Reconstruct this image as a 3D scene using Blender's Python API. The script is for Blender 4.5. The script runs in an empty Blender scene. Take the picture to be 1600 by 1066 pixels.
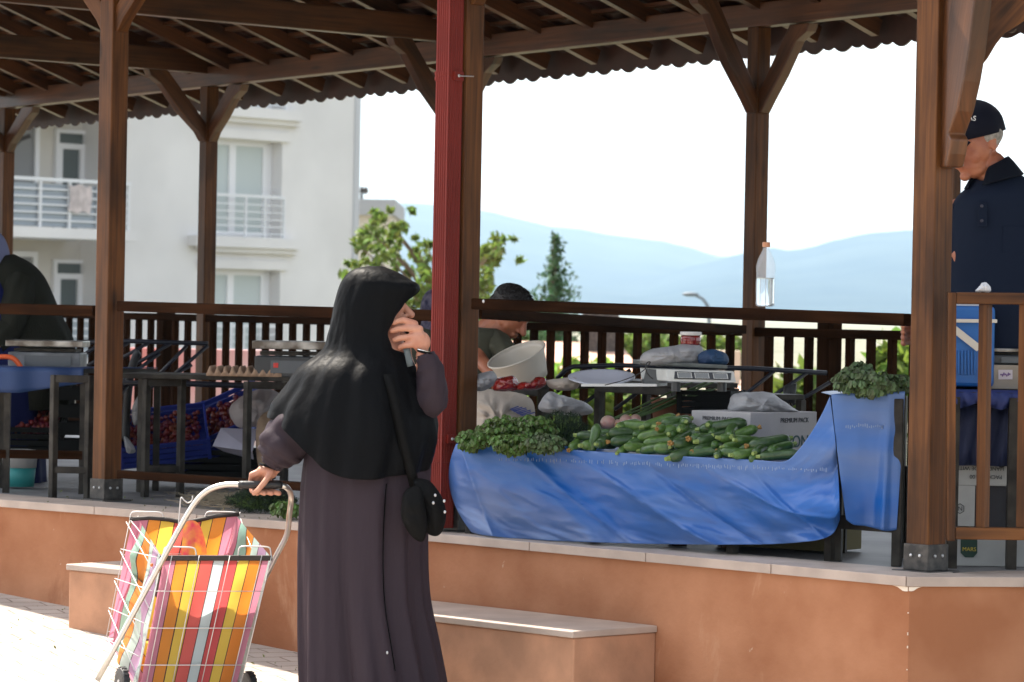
import bpy, math, random
from mathutils import Vector, Matrix, noise
rnd = random.Random(7)
S = bpy.context.scene
COL = S.collection
V = Vector

# ------------------------------------------------------------ camera, sky, sun, exposure
F = 5400.0                                   # focal length in photo pixels (1600 wide)
PITCH, ROLL, CAMZ = 0.00889, 0.019, 0.89
_f = V((0, math.cos(PITCH), -math.sin(PITCH)))
_u0 = V((0, math.sin(PITCH), math.cos(PITCH)))
_r0 = V((1, 0, 0))
_r = _r0*math.cos(ROLL) + _u0*math.sin(ROLL)
_u = _u0*math.cos(ROLL) - _r0*math.sin(ROLL)
cam = bpy.data.cameras.new('camera'); camo = bpy.data.objects.new('camera', cam); COL.objects.link(camo)
cam.sensor_width = 36; cam.lens = 36*F/1600; cam.clip_start = .5; cam.clip_end = 30000
m = Matrix((_r, _u, -_f)).transposed().to_4x4(); m.translation = V((0, 0, CAMZ)); camo.matrix_world = m
cam.dof.use_dof = True; cam.dof.focus_distance = 12.6; cam.dof.aperture_fstop = 8.5
S.camera = camo
SUN_AZ = V((-.665, .75, 0)).normalized(); SUN_EL = math.radians(57)
sd = V((SUN_AZ.x*math.cos(SUN_EL), SUN_AZ.y*math.cos(SUN_EL), math.sin(SUN_EL)))
W = bpy.data.worlds.new('World'); S.world = W; W.use_nodes = True
nt = W.node_tree; sky = nt.nodes.new('ShaderNodeTexSky'); sky.sky_type = 'NISHITA'; sky.sun_disc = False
sky.sun_elevation = SUN_EL; sky.sun_rotation = math.atan2(sd.x, sd.y); sky.air_density = 1.0; sky.dust_density = 2.5
bg = nt.nodes['Background']; bg.inputs[1].default_value = .15
hsv = nt.nodes.new('ShaderNodeHueSaturation'); hsv.inputs['Saturation'].default_value = .36; nt.links.new(sky.outputs[0], hsv.inputs['Color']); nt.links.new(hsv.outputs[0], bg.inputs[0])
sl = bpy.data.lights.new('sun', 'SUN'); sl.energy = 4.8; sl.angle = math.radians(.53); sl.color = (1, .91, .79)
slo = bpy.data.objects.new('sun', sl); COL.objects.link(slo)
slo.rotation_euler = sd.to_track_quat('Z', 'Y').to_euler()
S.view_settings.view_transform = 'Standard'; S.view_settings.look = 'None'
S.view_settings.exposure = 1.42; S.view_settings.gamma = 1

def at(px, py, Y):
    d = _f*F + _r*(px-800) - _u*(py-533)
    return V((0, 0, CAMZ)) + d*(Y/d.y)
def fl(px, py, z=0.):
    d = _f*F + _r*(px-800) - _u*(py-533)
    return V((0, 0, CAMZ)) + d*((z-CAMZ)/d.z)

# ------------------------------------------------------------ materials
MATS = {}
def mat(name, col, rough=.6, metal=0., spec=.5, bump=0., bscale=20., var=0., vscale=4., coat=0., trans=0., alpha=1., var_col=None, stretch=None, rot=None, sheen=0., transl=0., bdist=.01, island=0.):
    if name in MATS: return MATS[name]
    m = bpy.data.materials.new(name); m.use_nodes = True; n = m.node_tree; N = n.nodes; L = n.links
    b = N['Principled BSDF']; out = N['Material Output']
    b.inputs['Roughness'].default_value = rough; b.inputs['Metallic'].default_value = metal
    b.inputs['Specular IOR Level'].default_value = spec; b.inputs['Coat Weight'].default_value = coat
    b.inputs['Coat Roughness'].default_value = .15
    b.inputs['Transmission Weight'].default_value = trans; b.inputs['Alpha'].default_value = alpha
    b.inputs['Sheen Weight'].default_value = sheen
    c = (*col, 1); b.inputs['Base Color'].default_value = c
    tc = N.new('ShaderNodeTexCoord'); src = tc.outputs['Object']
    if stretch:
        mp = N.new('ShaderNodeMapping'); mp.inputs['Scale'].default_value = stretch; mp.vector_type = 'TEXTURE' if False else 'POINT'; mp.inputs['Rotation'].default_value = rot or (0, 0, 0); L.new(src, mp.inputs[0]); src = mp.outputs[0]
    colout = None
    if var > 0:
        t = N.new('ShaderNodeTexNoise'); t.inputs['Scale'].default_value = vscale; t.inputs['Detail'].default_value = 6; L.new(src, t.inputs['Vector'])
        r = N.new('ShaderNodeMapRange'); r.inputs['From Min'].default_value = .35; r.inputs['From Max'].default_value = .65; L.new(t.outputs['Fac'], r.inputs['Value'])
        mx = N.new('ShaderNodeMix'); mx.data_type = 'RGBA'
        v2 = var_col or tuple(x*(1-var) for x in col)
        mx.inputs[6].default_value = c; mx.inputs[7].default_value = (*v2, 1); L.new(r.outputs[0], mx.inputs[0]); colout = mx.outputs[2]
    if island > 0:
        g = N.new('ShaderNodeNewGeometry'); hs = N.new('ShaderNodeHueSaturation')
        r2 = N.new('ShaderNodeMapRange'); r2.inputs['To Min'].default_value = 1-island; r2.inputs['To Max'].default_value = 1+island
        L.new(g.outputs['Random Per Island'], r2.inputs['Value']); L.new(r2.outputs[0], hs.inputs['Value'])
        if colout: L.new(colout, hs.inputs['Color'])
        else: hs.inputs['Color'].default_value = c
        r3 = N.new('ShaderNodeMapRange'); r3.inputs['To Min'].default_value = .47; r3.inputs['To Max'].default_value = .53
        L.new(g.outputs['Random Per Island'], r3.inputs['Value']); L.new(r3.outputs[0], hs.inputs['Hue'])
        colout = hs.outputs[0]
    if colout: L.new(colout, b.inputs['Base Color'])
    if bump > 0:
        t2 = N.new('ShaderNodeTexNoise'); t2.inputs['Scale'].default_value = bscale; t2.inputs['Detail'].default_value = 5; L.new(src, t2.inputs['Vector'])
        bp = N.new('ShaderNodeBump'); bp.inputs['Strength'].default_value = bump; bp.inputs['Distance'].default_value = bdist
        L.new(t2.outputs['Fac'], bp.inputs['Height']); L.new(bp.outputs[0], b.inputs['Normal'])
    if transl > 0:
        tr = N.new('ShaderNodeBsdfTranslucent'); tr.inputs[0].default_value = c
        if colout: L.new(colout, tr.inputs[0])
        ms = N.new('ShaderNodeMixShader'); ms.inputs[0].default_value = transl
        L.new(b.outputs[0], ms.inputs[1]); L.new(tr.outputs[0], ms.inputs[2]); L.new(ms.outputs[0], out.inputs[0])
    MATS[name] = m; return m

def wood_mat(name, c1, c2, rough=.42):
    m = bpy.data.materials.new(name); m.use_nodes = True; n = m.node_tree; N = n.nodes; L = n.links
    b = N['Principled BSDF']; uv = N.new('ShaderNodeUVMap'); uv.uv_map = 'UVMap'
    mp = N.new('ShaderNodeMapping'); mp.inputs['Scale'].default_value = (1.6, 42, 1); L.new(uv.outputs[0], mp.inputs[0])
    t = N.new('ShaderNodeTexNoise'); t.inputs['Scale'].default_value = 1.3; t.inputs['Detail'].default_value = 7; t.inputs['Distortion'].default_value = .6; L.new(mp.outputs[0], t.inputs[0])
    mp2 = N.new('ShaderNodeMapping'); mp2.inputs['Scale'].default_value = (2.2, 7, 1); L.new(uv.outputs[0], mp2.inputs[0])
    t2 = N.new('ShaderNodeTexNoise'); t2.inputs['Scale'].default_value = 1.; t2.inputs['Detail'].default_value = 4; L.new(mp2.outputs[0], t2.inputs[0])
    r = N.new('ShaderNodeMapRange'); r.inputs['From Min'].default_value = .3; r.inputs['From Max'].default_value = .7; L.new(t.outputs['Fac'], r.inputs[0])
    mx = N.new('ShaderNodeMix'); mx.data_type = 'RGBA'; mx.inputs[6].default_value = (*c1, 1); mx.inputs[7].default_value = (*c2, 1); L.new(r.outputs[0], mx.inputs[0])
    r2 = N.new('ShaderNodeMapRange'); r2.inputs['From Min'].default_value = .4; r2.inputs['From Max'].default_value = .68; r2.inputs['To Min'].default_value = 1.12; r2.inputs['To Max'].default_value = .45; L.new(t2.outputs['Fac'], r2.inputs[0])
    hs = N.new('ShaderNodeHueSaturation'); L.new(mx.outputs[2], hs.inputs['Color']); L.new(r2.outputs[0], hs.inputs['Value'])
    # knots
    mp3 = N.new('ShaderNodeMapping'); mp3.inputs['Scale'].default_value = (1.5, 6, 1); L.new(uv.outputs[0], mp3.inputs[0])
    vo = N.new('ShaderNodeTexVoronoi'); vo.inputs['Scale'].default_value = 1.4; L.new(mp3.outputs[0], vo.inputs['Vector'])
    r3 = N.new('ShaderNodeMapRange'); r3.inputs['From Min'].default_value = .05; r3.inputs['From Max'].default_value = .16; r3.inputs['To Min'].default_value = .35; L.new(vo.outputs['Distance'], r3.inputs[0])
    mx2 = N.new('ShaderNodeMix'); mx2.data_type = 'RGBA'; mx2.blend_type = 'MULTIPLY'; mx2.inputs[0].default_value = 1
    L.new(hs.outputs[0], mx2.inputs[6]); L.new(r3.outputs[0], mx2.inputs[7]); L.new(mx2.outputs[2], b.inputs['Base Color'])
    b.inputs['Roughness'].default_value = rough; b.inputs['Specular IOR Level'].default_value = {'stained_wood': .22, 'stained_wood_rail': .05}.get(name, .5)
    bp = N.new('ShaderNodeBump'); bp.inputs['Strength'].default_value = .25; bp.inputs['Distance'].default_value = .004; L.new(t.outputs['Fac'], bp.inputs['Height']); L.new(bp.outputs[0], b.inputs['Normal'])
    MATS[name] = m; return m
M_POST = wood_mat('stained_wood', (.150, .057, .015), (.06, .022, .007), .5)
M_BEAM = wood_mat('stained_wood_beam', (.135, .050, .016), (.055, .020, .007), .38)
M_RAIL = wood_mat('stained_wood_rail', (.036, .0135, .005), (.015, .006, .0025), .9)

# ------------------------------------------------------------ mesh helpers
def wloc(o):
    p = V((0, 0, 0))
    while o is not None: p += o.location; o = o.parent
    return p
class MB:
    def __init__(s): s.v = []; s.f = []; s.uv = []; s.mi = []
    def add(s, vs, fs, uvs=None, mi=0):
        b = len(s.v); s.v += [V(x) for x in vs]
        for k, f in enumerate(fs):
            s.f.append([b+i for i in f]); s.mi.append(mi)
            s.uv.append(uvs[k] if uvs else [(s.v[b+i].x+s.v[b+i].y, s.v[b+i].z) for i in f])
        return s
    def bar(s, p0, p1, w, h, up=(0, 0, 1), e0=0, e1=0):      # w across, h along 'up'
        p0, p1 = V(p0), V(p1); d = (p1-p0); L = d.length; d.normalize(); up = V(up)
        side = d.cross(up)
        if side.length < 1e-4: side = d.cross(V((1, 0, 0)))
        side.normalize(); u = side.cross(d)
        p0 = p0-d*e0; p1 = p1+d*e1; L += e0+e1
        a, b = side*w/2, u*h/2
        vs = [p0-a-b, p0+a-b, p0+a+b, p0-a+b, p1-a-b, p1+a-b, p1+a+b, p1-a+b]
        o = rnd.random()*50; q = rnd.random()*9
        def st(i): return (0 if i < 4 else L)+o
        fs = [(0, 1, 5, 4), (1, 2, 6, 5), (2, 3, 7, 6), (3, 0, 4, 7), (3, 2, 1, 0), (4, 5, 6, 7)]
        offs = [0, w, w+h, 2*w+h]; sz = [w, h, w, h]; uvs = []
        for k in range(4):
            uvs.append([(st(fs[k][0]), q+offs[k]), (st(fs[k][1]), q+offs[k]+sz[k]), (st(fs[k][2]), q+offs[k]+sz[k]), (st(fs[k][3]), q+offs[k])])
        uvs += [[(o, q), (o+.1, q), (o+.1, q+.1), (o, q+.1)]]*2
        return s.add(vs, fs, uvs)
    def box(s, c, size, rot=0., tilt=None):
        M = Matrix.Rotation(rot, 3, 'Z')
        if tilt is not None: M = tilt
        c = V(c); x, y, z = [q/2 for q in size]
        vs = [c+M@V((i*x, j*y, k*z)) for k in (-1, 1) for j in (-1, 1) for i in (-1, 1)]
        return s.add(vs, [(0, 2, 3, 1), (4, 5, 7, 6), (0, 1, 5, 4), (2, 6, 7, 3), (0, 4, 6, 2), (1, 3, 7, 5)])
    def tube(s, pts, r, n=8, cap=True):
        pts = [V(p) for p in pts]; R = r if isinstance(r, (list, tuple)) else [r]*len(pts)
        vs = []; prev = None
        for i, p in enumerate(pts):
            d = (pts[min(i+1, len(pts)-1)]-pts[max(i-1, 0)]).normalized()
            if prev is None:
                a = d.cross(V((0, 0, 1)));
                if a.length < .05: a = d.cross(V((0, 1, 0)))
                a.normalize()
            else:
                a = prev - d*prev.dot(d); a.normalize()
            prev = a; b = d.cross(a)
            for k in range(n):
                t = 2*math.pi*k/n; vs.append(p+(a*math.cos(t)+b*math.sin(t))*R[i])
        fs = [(i*n+k, i*n+(k+1) % n, (i+1)*n+(k+1) % n, (i+1)*n+k) for i in range(len(pts)-1) for k in range(n)]
        if cap: fs += [tuple(range(n))[::-1], tuple((len(pts)-1)*n+k for k in range(n))]
        return s.add(vs, fs)
    def lathe(s, c, prof, n=20, axis=(0, 0, 1), cap=True):     # prof: (r, h)
        ax = V(axis).normalized(); a = ax.cross(V((0, 1, .01))).normalized(); b = ax.cross(a); c = V(c); vs = []
        for r, h in prof:
            for k in range(n):
                t = 2*math.pi*k/n; vs.append(c+ax*h+(a*math.cos(t)+b*math.sin(t))*r)
        m_ = len(prof); fs = [(i*n+k, i*n+(k+1) % n, (i+1)*n+(k+1) % n, (i+1)*n+k) for i in range(m_-1) for k in range(n)]
        if cap: fs += [tuple(range(n))[::-1], tuple((m_-1)*n+k for k in range(n))]
        return s.add(vs, fs)
    def grid(s, P, close=False, uvfn=None):                    # P[i][j]
        n, m_ = len(P), len(P[0]); vs = [p for r in P for p in r]; fs = []; uvs = []
        for i in range(n-1):
            for j in range(m_ if close else m_-1):
                k = (j+1) % m_; fs.append((i*m_+j, i*m_+k, (i+1)*m_+k, (i+1)*m_+j))
                j1 = j+1; a, b, c_, d = (j/m_, i/n), (j1/m_, i/n), (j1/m_, (i+1)/n), (j/m_, (i+1)/n)
                if not close: a, b, c_, d = [(x*m_/(m_-1), y*n/(n-1)) for x, y in (a, b, c_, d)]
                uvs.append([a, b, c_, d])
        return s.add(vs, fs, uvs)
    def prism(s, pts, off):                                    # extruded outline
        pts = [V(p) for p in pts]; off = V(off); n = len(pts); vs = pts+[p+off for p in pts]
        fs = [tuple(range(n))[::-1], tuple(range(n, 2*n))]+[(i, (i+1) % n, n+(i+1) % n, n+i) for i in range(n)]
        d = [(p-pts[0]) for p in pts]; o = rnd.random()*9
        # UV: u along the longest direction
        ax = max(d, key=lambda q: q.length).normalized(); az = off.normalized(); ay = az.cross(ax)
        def U(i): p = vs[i]-pts[0]; return (o+p.dot(ax), o+p.dot(ay)+.7*p.dot(az))
        return s.add(vs, fs, [[U(i) for i in f] for f in fs])
    def ell(s, c, r, n=14, m_=10, M=None):
        c = V(c); r = r if isinstance(r, (tuple, list)) else (r, r, r); vs = []; M = M or Matrix.Identity(3)
        for i in range(m_+1):
            t = math.pi*i/m_
            for k in range(n):
                p = 2*math.pi*k/n; vs.append(c+M@V((r[0]*math.sin(t)*math.cos(p), r[1]*math.sin(t)*math.sin(p), r[2]*math.cos(t))))
        return s.add(vs, [(i*n+k, (i+1)*n+k, (i+1)*n+(k+1) % n, i*n+(k+1) % n) for i in range(m_) for k in range(n)])
    def cap(s, p0, p1, r0, r1, n=12):                          # tapered capsule
        p0, p1 = V(p0), V(p1); d = (p1-p0).normalized(); pts = []; R = []
        for k in range(5): t = math.pi/2*k/4; pts.append(p0-d*r0*math.cos(t)); R.append(max(r0*math.sin(t), 1e-4))
        for k in range(5): t = math.pi/2*(k)/4; pts.append(p1+d*r1*math.sin(t)); R.append(max(r1*math.cos(t), 1e-4))
        return s.tube(pts, R, n)
    def build(s, name, material, parent=None, smooth=False, bevel=0., solid=0., sub=0, remesh=0., smoothit=0, flipcheck=True, merge=False):
        o0 = wloc(parent)
        me = bpy.data.meshes.new(name); me.from_pydata([v-o0 for v in s.v], [], s.f)
        uvl = me.uv_layers.new(name='UVMap'); i = 0
        flat = [c for f in s.uv for p in f for c in p]; uvl.data.foreach_set('uv', flat)
        mats = material if isinstance(material, (list, tuple)) else [material]
        for q in mats: me.materials.append(q)
        if len(mats) > 1: me.polygons.foreach_set('material_index', s.mi)
        if smooth: me.polygons.foreach_set('use_smooth', [True]*len(me.polygons))
        me.update()
        o = bpy.data.objects.new(name, me); COL.objects.link(o)
        if parent: o.parent = parent
        if merge: w = o.modifiers.new('weld', 'WELD'); w.merge_threshold = .0005
        if remesh: r = o.modifiers.new('remesh', 'REMESH'); r.mode = 'VOXEL'; r.voxel_size = remesh; r.use_smooth_shade = True
        if smoothit: r = o.modifiers.new('smooth', 'SMOOTH'); r.factor = .5; r.iterations = smoothit
        if solid: r = o.modifiers.new('solid', 'SOLIDIFY'); r.thickness = solid; r.offset = 0
        if bevel: r = o.modifiers.new('bevel', 'BEVEL'); r.width = bevel; r.segments = 2; r.limit_method = 'ANGLE'
        if sub: r = o.modifiers.new('sub', 'SUBSURF'); r.levels = sub; r.render_levels = sub
        return o
def thing(name, label, cat, loc=(0, 0, 0), group=None):
    o = bpy.data.objects.new(name, None); COL.objects.link(o); o.location = V(loc); o.empty_display_size = .1
    return tag(o, label, cat, group)
def tag(o, label, cat, group=None, kind=None):
    if label: o['label'] = label
    if cat: o['category'] = cat
    if group: o['group'] = group
    if kind: o['kind'] = kind
    return o
def struct(o): o['kind'] = 'structure'; return o
def dup(o, parent=None):
    c = o.copy(); COL.objects.link(c); c.parent = parent
    for ch in list(o.children): dup(ch, c)
    return c
def text(name, body, size, material, parent, P, X, Zup, depth=.0006, align='LEFT', shear=0.):
    """flat lettering standing at P, running along X, up along Zup"""
    cu = bpy.data.curves.new(name, 'FONT'); cu.body = body; cu.size = size; cu.extrude = depth; cu.align_x = align; cu.shear = shear
    t = bpy.data.objects.new(name+'_tmp', cu); COL.objects.link(t)
    dg = bpy.context.evaluated_depsgraph_get(); dg.update()
    me = bpy.data.meshes.new_from_object(t.evaluated_get(dg)); bpy.data.objects.remove(t)
    X = V(X).normalized(); Z = V(Zup).normalized(); N = X.cross(Z)
    o0 = wloc(parent)
    Mx = Matrix((X, Z, N)).transposed().to_4x4(); Mx.translation = V(P)-o0; me.transform(Mx)
    me.materials.clear(); me.materials.append(material)
    o = bpy.data.objects.new(name, me); COL.objects.link(o); o.parent = parent; return o
def nz(p, sc=1., seed=0): return noise.noise(V(p)*sc+V((seed*7.3, seed*3.1, seed)))

class Frame:      # vertical plane frame: a along dir, d outwards (towards the camera side), z up
    def __init__(s, o, dirv, out):
        s.o = V((o[0], o[1], 0)); s.d = V((dirv[0], dirv[1], 0)).normalized(); s.n = V((out[0], out[1], 0)); s.n -= s.d*s.n.dot(s.d); s.n.normalize()
    def P(s, a, d, z): return s.o+s.d*a+s.n*d+V((0, 0, z))
    def px(s, px, py, d=0.):     # -> (a, z)
        r = _f*F + _r*(px-800) - _u*(py-533); c = V((0, 0, CAMZ)); o = s.o+s.n*d
        t = (o-c).dot(s.n)/r.dot(s.n); p = c+r*t; return ((p-o).dot(s.d), p.z)
    def box(s, mb, a0, a1, d0, d1, z0, z1):
        vs = [s.P(a, d, z) for z in (z0, z1) for d in (d0, d1) for a in (a0, a1)]
        return mb.add(vs, [(0, 2, 3, 1), (4, 5, 7, 6), (0, 1, 5, 4), (2, 6, 7, 3), (0, 4, 6, 2), (1, 3, 7, 5)])
# ============================================================ SETTING
M_WALL = mat('terracotta_plaster', (.43, .202, .108), .9, spec=.2, bump=.45, bscale=45, var=.3, vscale=2.6, var_col=(.30, .122, .058), bdist=.004)
def stain(m, col, lo, hi, sc, stretch=(1, 1, 1)):
    n = m.node_tree; N = n.nodes; L = n.links; b = N['Principled BSDF']; old = b.inputs['Base Color'].links[0].from_socket
    tc = N.new('ShaderNodeTexCoord'); mp = N.new('ShaderNodeMapping'); mp.inputs['Scale'].default_value = stretch; L.new(tc.outputs['Object'], mp.inputs[0])
    t = N.new('ShaderNodeTexNoise'); t.inputs['Scale'].default_value = sc; t.inputs['Detail'].default_value = 9; t.inputs['Roughness'].default_value = .65; t.inputs['Distortion'].default_value = .5; L.new(mp.outputs[0], t.inputs[0])
    r = N.new('ShaderNodeMapRange'); r.inputs['From Min'].default_value = lo; r.inputs['From Max'].default_value = hi; r.inputs['To Max'].default_value = .75; L.new(t.outputs['Fac'], r.inputs[0])
    x = N.new('ShaderNodeMix'); x.data_type = 'RGBA'; x.inputs[7].default_value = (*col, 1); L.new(old, x.inputs[6]); L.new(r.outputs[0], x.inputs[0]); L.new(x.outputs[2], b.inputs['Base Color'])
stain(M_WALL, (.24, .085, .042), .58, .68, 1.5); stain(M_WALL, (.52, .30, .18), .62, .72, 3.1, (1, 1, .35)); stain(M_WALL, (.55, .40, .28), .68, .72, 14)
M_SLAB = mat('marble_coping', (.46, .37, .31), .55, var=.25, vscale=5, bump=.1, bscale=30)
M_FLOOR = mat('grey_floor', (.21, .205, .205), .5, var=.5, vscale=2.6, bump=.1, bscale=25)
M_DIRT = mat('plaza_dust', (.5, .45, .4), .9)
# front plaza: sheet that falls to the right, paved with small blocks
wd = V((.69, -.723, 0)); P0 = fl(0, 781.4)
def gz(p): return -.415-.061*((V((p[0], p[1], 0))-P0).dot(wd))
pm = bpy.data.materials.new('paving_blocks'); pm.use_nodes = True; n = pm.node_tree; b = n.nodes['Principled BSDF']
tc = n.nodes.new('ShaderNodeTexCoord'); mp = n.nodes.new('ShaderNodeMapping'); mp.inputs['Rotation'].default_value = (0, 0, math.radians(-28))
n.links.new(tc.outputs['Object'], mp.inputs[0])
nt_ = n.nodes.new('ShaderNodeTexNoise'); nt_.inputs['Scale'].default_value = 6; n.links.new(mp.outputs[0], nt_.inputs[0])
mxv = n.nodes.new('ShaderNodeMix'); mxv.data_type = 'VECTOR'; mxv.inputs[0].default_value = .03; n.links.new(mp.outputs[0], mxv.inputs[4]); n.links.new(nt_.outputs['Color'], mxv.inputs[5])
bt = n.nodes.new('ShaderNodeTexBrick'); bt.inputs['Scale'].default_value = 1; bt.inputs['Brick Width'].default_value = .22; bt.inputs['Row Height'].default_value = .11
bt.inputs['Mortar Size'].default_value = .006; bt.inputs['Color1'].default_value = (.46, .40, .35, 1); bt.inputs['Color2'].default_value = (.38, .33, .29, 1); bt.inputs['Mortar'].default_value = (.20, .16, .13, 1)
bt.inputs['Mortar Smooth'].default_value = .6; bt.inputs['Bias'].default_value = -.3
n.links.new(mxv.outputs[1], bt.inputs['Vector'])
n2 = n.nodes.new('ShaderNodeTexNoise'); n2.inputs['Scale'].default_value = 1.7; n2.inputs['Detail'].default_value = 8; n.links.new(tc.outputs['Object'], n2.inputs[0])
mr = n.nodes.new('ShaderNodeMapRange'); mr.inputs['From Min'].default_value = .35; mr.inputs['From Max'].default_value = .7; mr.inputs['To Min'].default_value = 1.1; mr.inputs['To Max'].default_value = .72; n.links.new(n2.outputs['Fac'], mr.inputs[0])
hs = n.nodes.new('ShaderNodeHueSaturation'); n.links.new(bt.outputs['Color'], hs.inputs['Color']); n.links.new(mr.outputs[0], hs.inputs['Value']); n.links.new(hs.outputs[0], b.inputs['Base Color'])
bp = n.nodes.new('ShaderNodeBump'); bp.inputs['Strength'].default_value = .5; bp.inputs['Distance'].default_value = .006; bp.invert = True; n.links.new(bt.outputs['Fac'], bp.inputs['Height']); n.links.new(bp.outputs[0], b.inputs['Normal']); b.inputs['Roughness'].default_value = .85
mb = MB(); P = []
for i in range(40):
    row = []
    for j in range(40):
        q = P0+wd*(-14+i*.75)+V((-.723, -.69, 0))*(-.5+j*.42); q.z = gz(q); row.append(q)
    P.append(row)
mb.grid(P); struct(mb.build('plaza_paving', pm))
# terrain beyond: one sheet to the horizon
M_EARTH = mat('dry_grass', (.20, .18, .13), .95, var=.6, vscale=.05, var_col=(.10, .11, .06))
mb = MB(); rows = [27.5, 30, 36, 50, 90, 200, 500, 1000, 2000, 4200, 10500]
mb.grid([[V((sx*(14+y*.6), y, (-3.2 if y > 29 else -1.2)-min(y, 200)*.004)) for sx in (-1, -.5, -.2, 0, .2, .5, 1)] for y in rows])
mb.add([(-30, 27.5, -1.32), (30, 27.5, -1.32), (30, 12, -2.4), (-30, 12, -2.4), (30, -20, -2.4), (-30, -20, -2.4)], [(0, 1, 2, 3), (3, 2, 4, 5)])
struct(mb.build('ground', M_EARTH))
# mountains
ridge = [(-900, 300), (-300, 330), (300, 335), (560, 320), (640, 317), (700, 321), (760, 330), (820, 344), (860, 354), (900, 357), (960, 368), (1030, 376), (1080, 387), (1120, 401), (1150, 401), (1180, 396), (1250, 393), (1310, 384), (1360, 380), (1420, 372), (1500, 366), (1700, 350), (2100, 330), (2600, 360)]
ridge2 = [(900, 480), (1000, 440), (1100, 412), (1160, 396), (1200, 386), (1235, 392), (1260, 388), (1310, 374), (1360, 364), (1420, 360), (1500, 352), (1600, 356), (1800, 340), (2300, 380), (2600, 420)]
def prof(r, x):
    for (x0, y0), (x1, y1) in zip(r, r[1:]):
        if x0 <= x <= x1: t = (x-x0)/(x1-x0); t = t*t*(3-2*t)*.5+t*.5; return y0+(y1-y0)*t
    return r[0][1] if x < r[0][0] else r[-1][1]
M_MTN = mat('hazed_scrub', (.016, .034, .055), 1., spec=0, var=.8, vscale=.004, var_col=(.035, .055, .07))  # scrub tinted blue: part of the distance haze is painted in
def mountain(name, r, Yr, Y0, lab, step):
    xs = list(range(r[0][0], r[-1][0]+1, step)); P = []
    for i in range(15):
        t = i/14; Y = Y0+(Yr-Y0)*t; row = []
        for x in xs:
            top = at(x, prof(r, x), Yr); q = V((top.x*(Y/Yr), Y, 0)); h = (top.z+8)*(t**1.3)
            if 0 < i < 14: h *= 1+.55*(1-t)*nz((q.x*.0028, Y*.0009, 0), 1, 3)+.25*(1-t)*nz((q.x*.009, Y*.0028, 0), 1, 4)
            row.append(V((q.x, Y, -8+h)))
        P.append(row)
    P.append([V((p.x*1.1, Yr*1.1, -10)) for p in P[-1]])
    struct(MB().grid(P).build(name, M_MTN, smooth=True))
mountain('mountain', ridge, 9200, 5200, 0, 22); mountain('mountain', ridge2, 7400, 4600, 0, 22)
# haze: real air between the town and the mountains
hm = bpy.data.materials.new('haze_air'); hm.use_nodes = True; n = hm.node_tree; n.nodes.remove(n.nodes['Principled BSDF'])
pv = n.nodes.new('ShaderNodeVolumePrincipled'); pv.inputs['Color'].default_value = (.60, .82, 1, 1); pv.inputs['Density'].default_value = HAZE = .000085; pv.inputs['Anisotropy'].default_value = .2
n.links.new(pv.outputs[0], n.nodes['Material Output'].inputs['Volume'])
mb = MB(); mb.box((0, 5300, 220), (20000, 11400, 480)); hz = mb.build('haze', hm); hz['kind'] = 'stuff'
hz.data.polygons.foreach_set('use_smooth', [False]*6)

# ============================================================ PLATFORM
E = [fl(-700, 727), fl(0, 781.4), fl(662, 833), fl(1420, 903), fl(1600, 903.6), fl(2500, 906)]
def rear(u, d=0., z=0.): return V((-3.475+1.563*u+.798*d, 23.6-2.07*u+.603*d, z))
back = [V((5.4, 16.9, 0)), V((2.45, 16.9, 0)), rear(3.2, .45), rear(0, .45), rear(-2, .45)]
plat = thing('platform', 'raised terracotta platform with pale marble edge under the wooden pavilion', 'platform', (0, 15, 0))
poly = E+back
mb = MB(); top = [p+V((0, 0, 0)) for p in poly]; nn = len(top)
mb.add(top+[p-V((0, 0, .024)) for p in top], [tuple(range(nn))]+[(i, i+nn, (i+1) % nn+nn, (i+1) % nn) for i in range(nn)]); mb.build('floor', M_FLOOR, plat)
# coping strip along the front, 3 mm proud, stones with joints
def inward(i):
    a, b = E[max(i-1, 0)], E[min(i+1, len(E)-1)]; d = (b-a).normalized(); return V((-d.y, d.x, 0))
mb = MB(); k = 0
for i in range(len(E)-1):
    a, b = E[i], E[i+1]; L = (b-a).length; ns = max(1, round(L/.62)); na, nb = inward(i), inward(i+1)
    for j in range(ns):
        t0 = j/ns; t1 = (j+1)/ns-.004/L; p0 = a.lerp(b, t0); p1 = a.lerp(b, t1); q0 = na.lerp(nb, t0); q1 = na.lerp(nb, t1)
        z1 = .004+.0015*rnd.random(); dz = V((0, 0, z1)); bz = V((0, 0, -.03)); o = -.014
        mb.add([p0+q0*o+bz, p1+q1*o+bz, p1+q1*.28+bz*0, p0+q0*.28, p0+q0*o+dz, p1+q1*o+dz, p1+q1*.28+dz, p0+q0*.28+dz], [(0, 1, 5, 4), (4, 5, 6, 7), (1, 2, 6, 5), (3, 0, 4, 7), (0, 3, 2, 1)])
mb.build('coping', M_SLAB, plat, bevel=.004)
mb = MB(); P = []
for zi in range(7):
    row = []
    for i in range(len(E)-1):
        a, b = E[i], E[i+1]; na, nb = inward(i), inward(i+1)
        for j in range(10):
            t = j/10; p = a.lerp(b, t)+na.lerp(nb, t)*.006; zb = gz(p)-.06; row.append(V((p.x, p.y, -.03+(zb+.03)*zi/6)))
    row.append(E[-1]+V((0, 0, (-.03+(-1)*zi/6)))); P.append(row)
mb.grid(P)
mb.grid([[p+V((0, 0, -.03)) for p in [E[-1]]+back+[E[0]]], [p+V((0, 0, -3)) for p in [E[-1]]+back+[E[0]]]])
mb.build('wall', M_WALL, plat)
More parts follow.
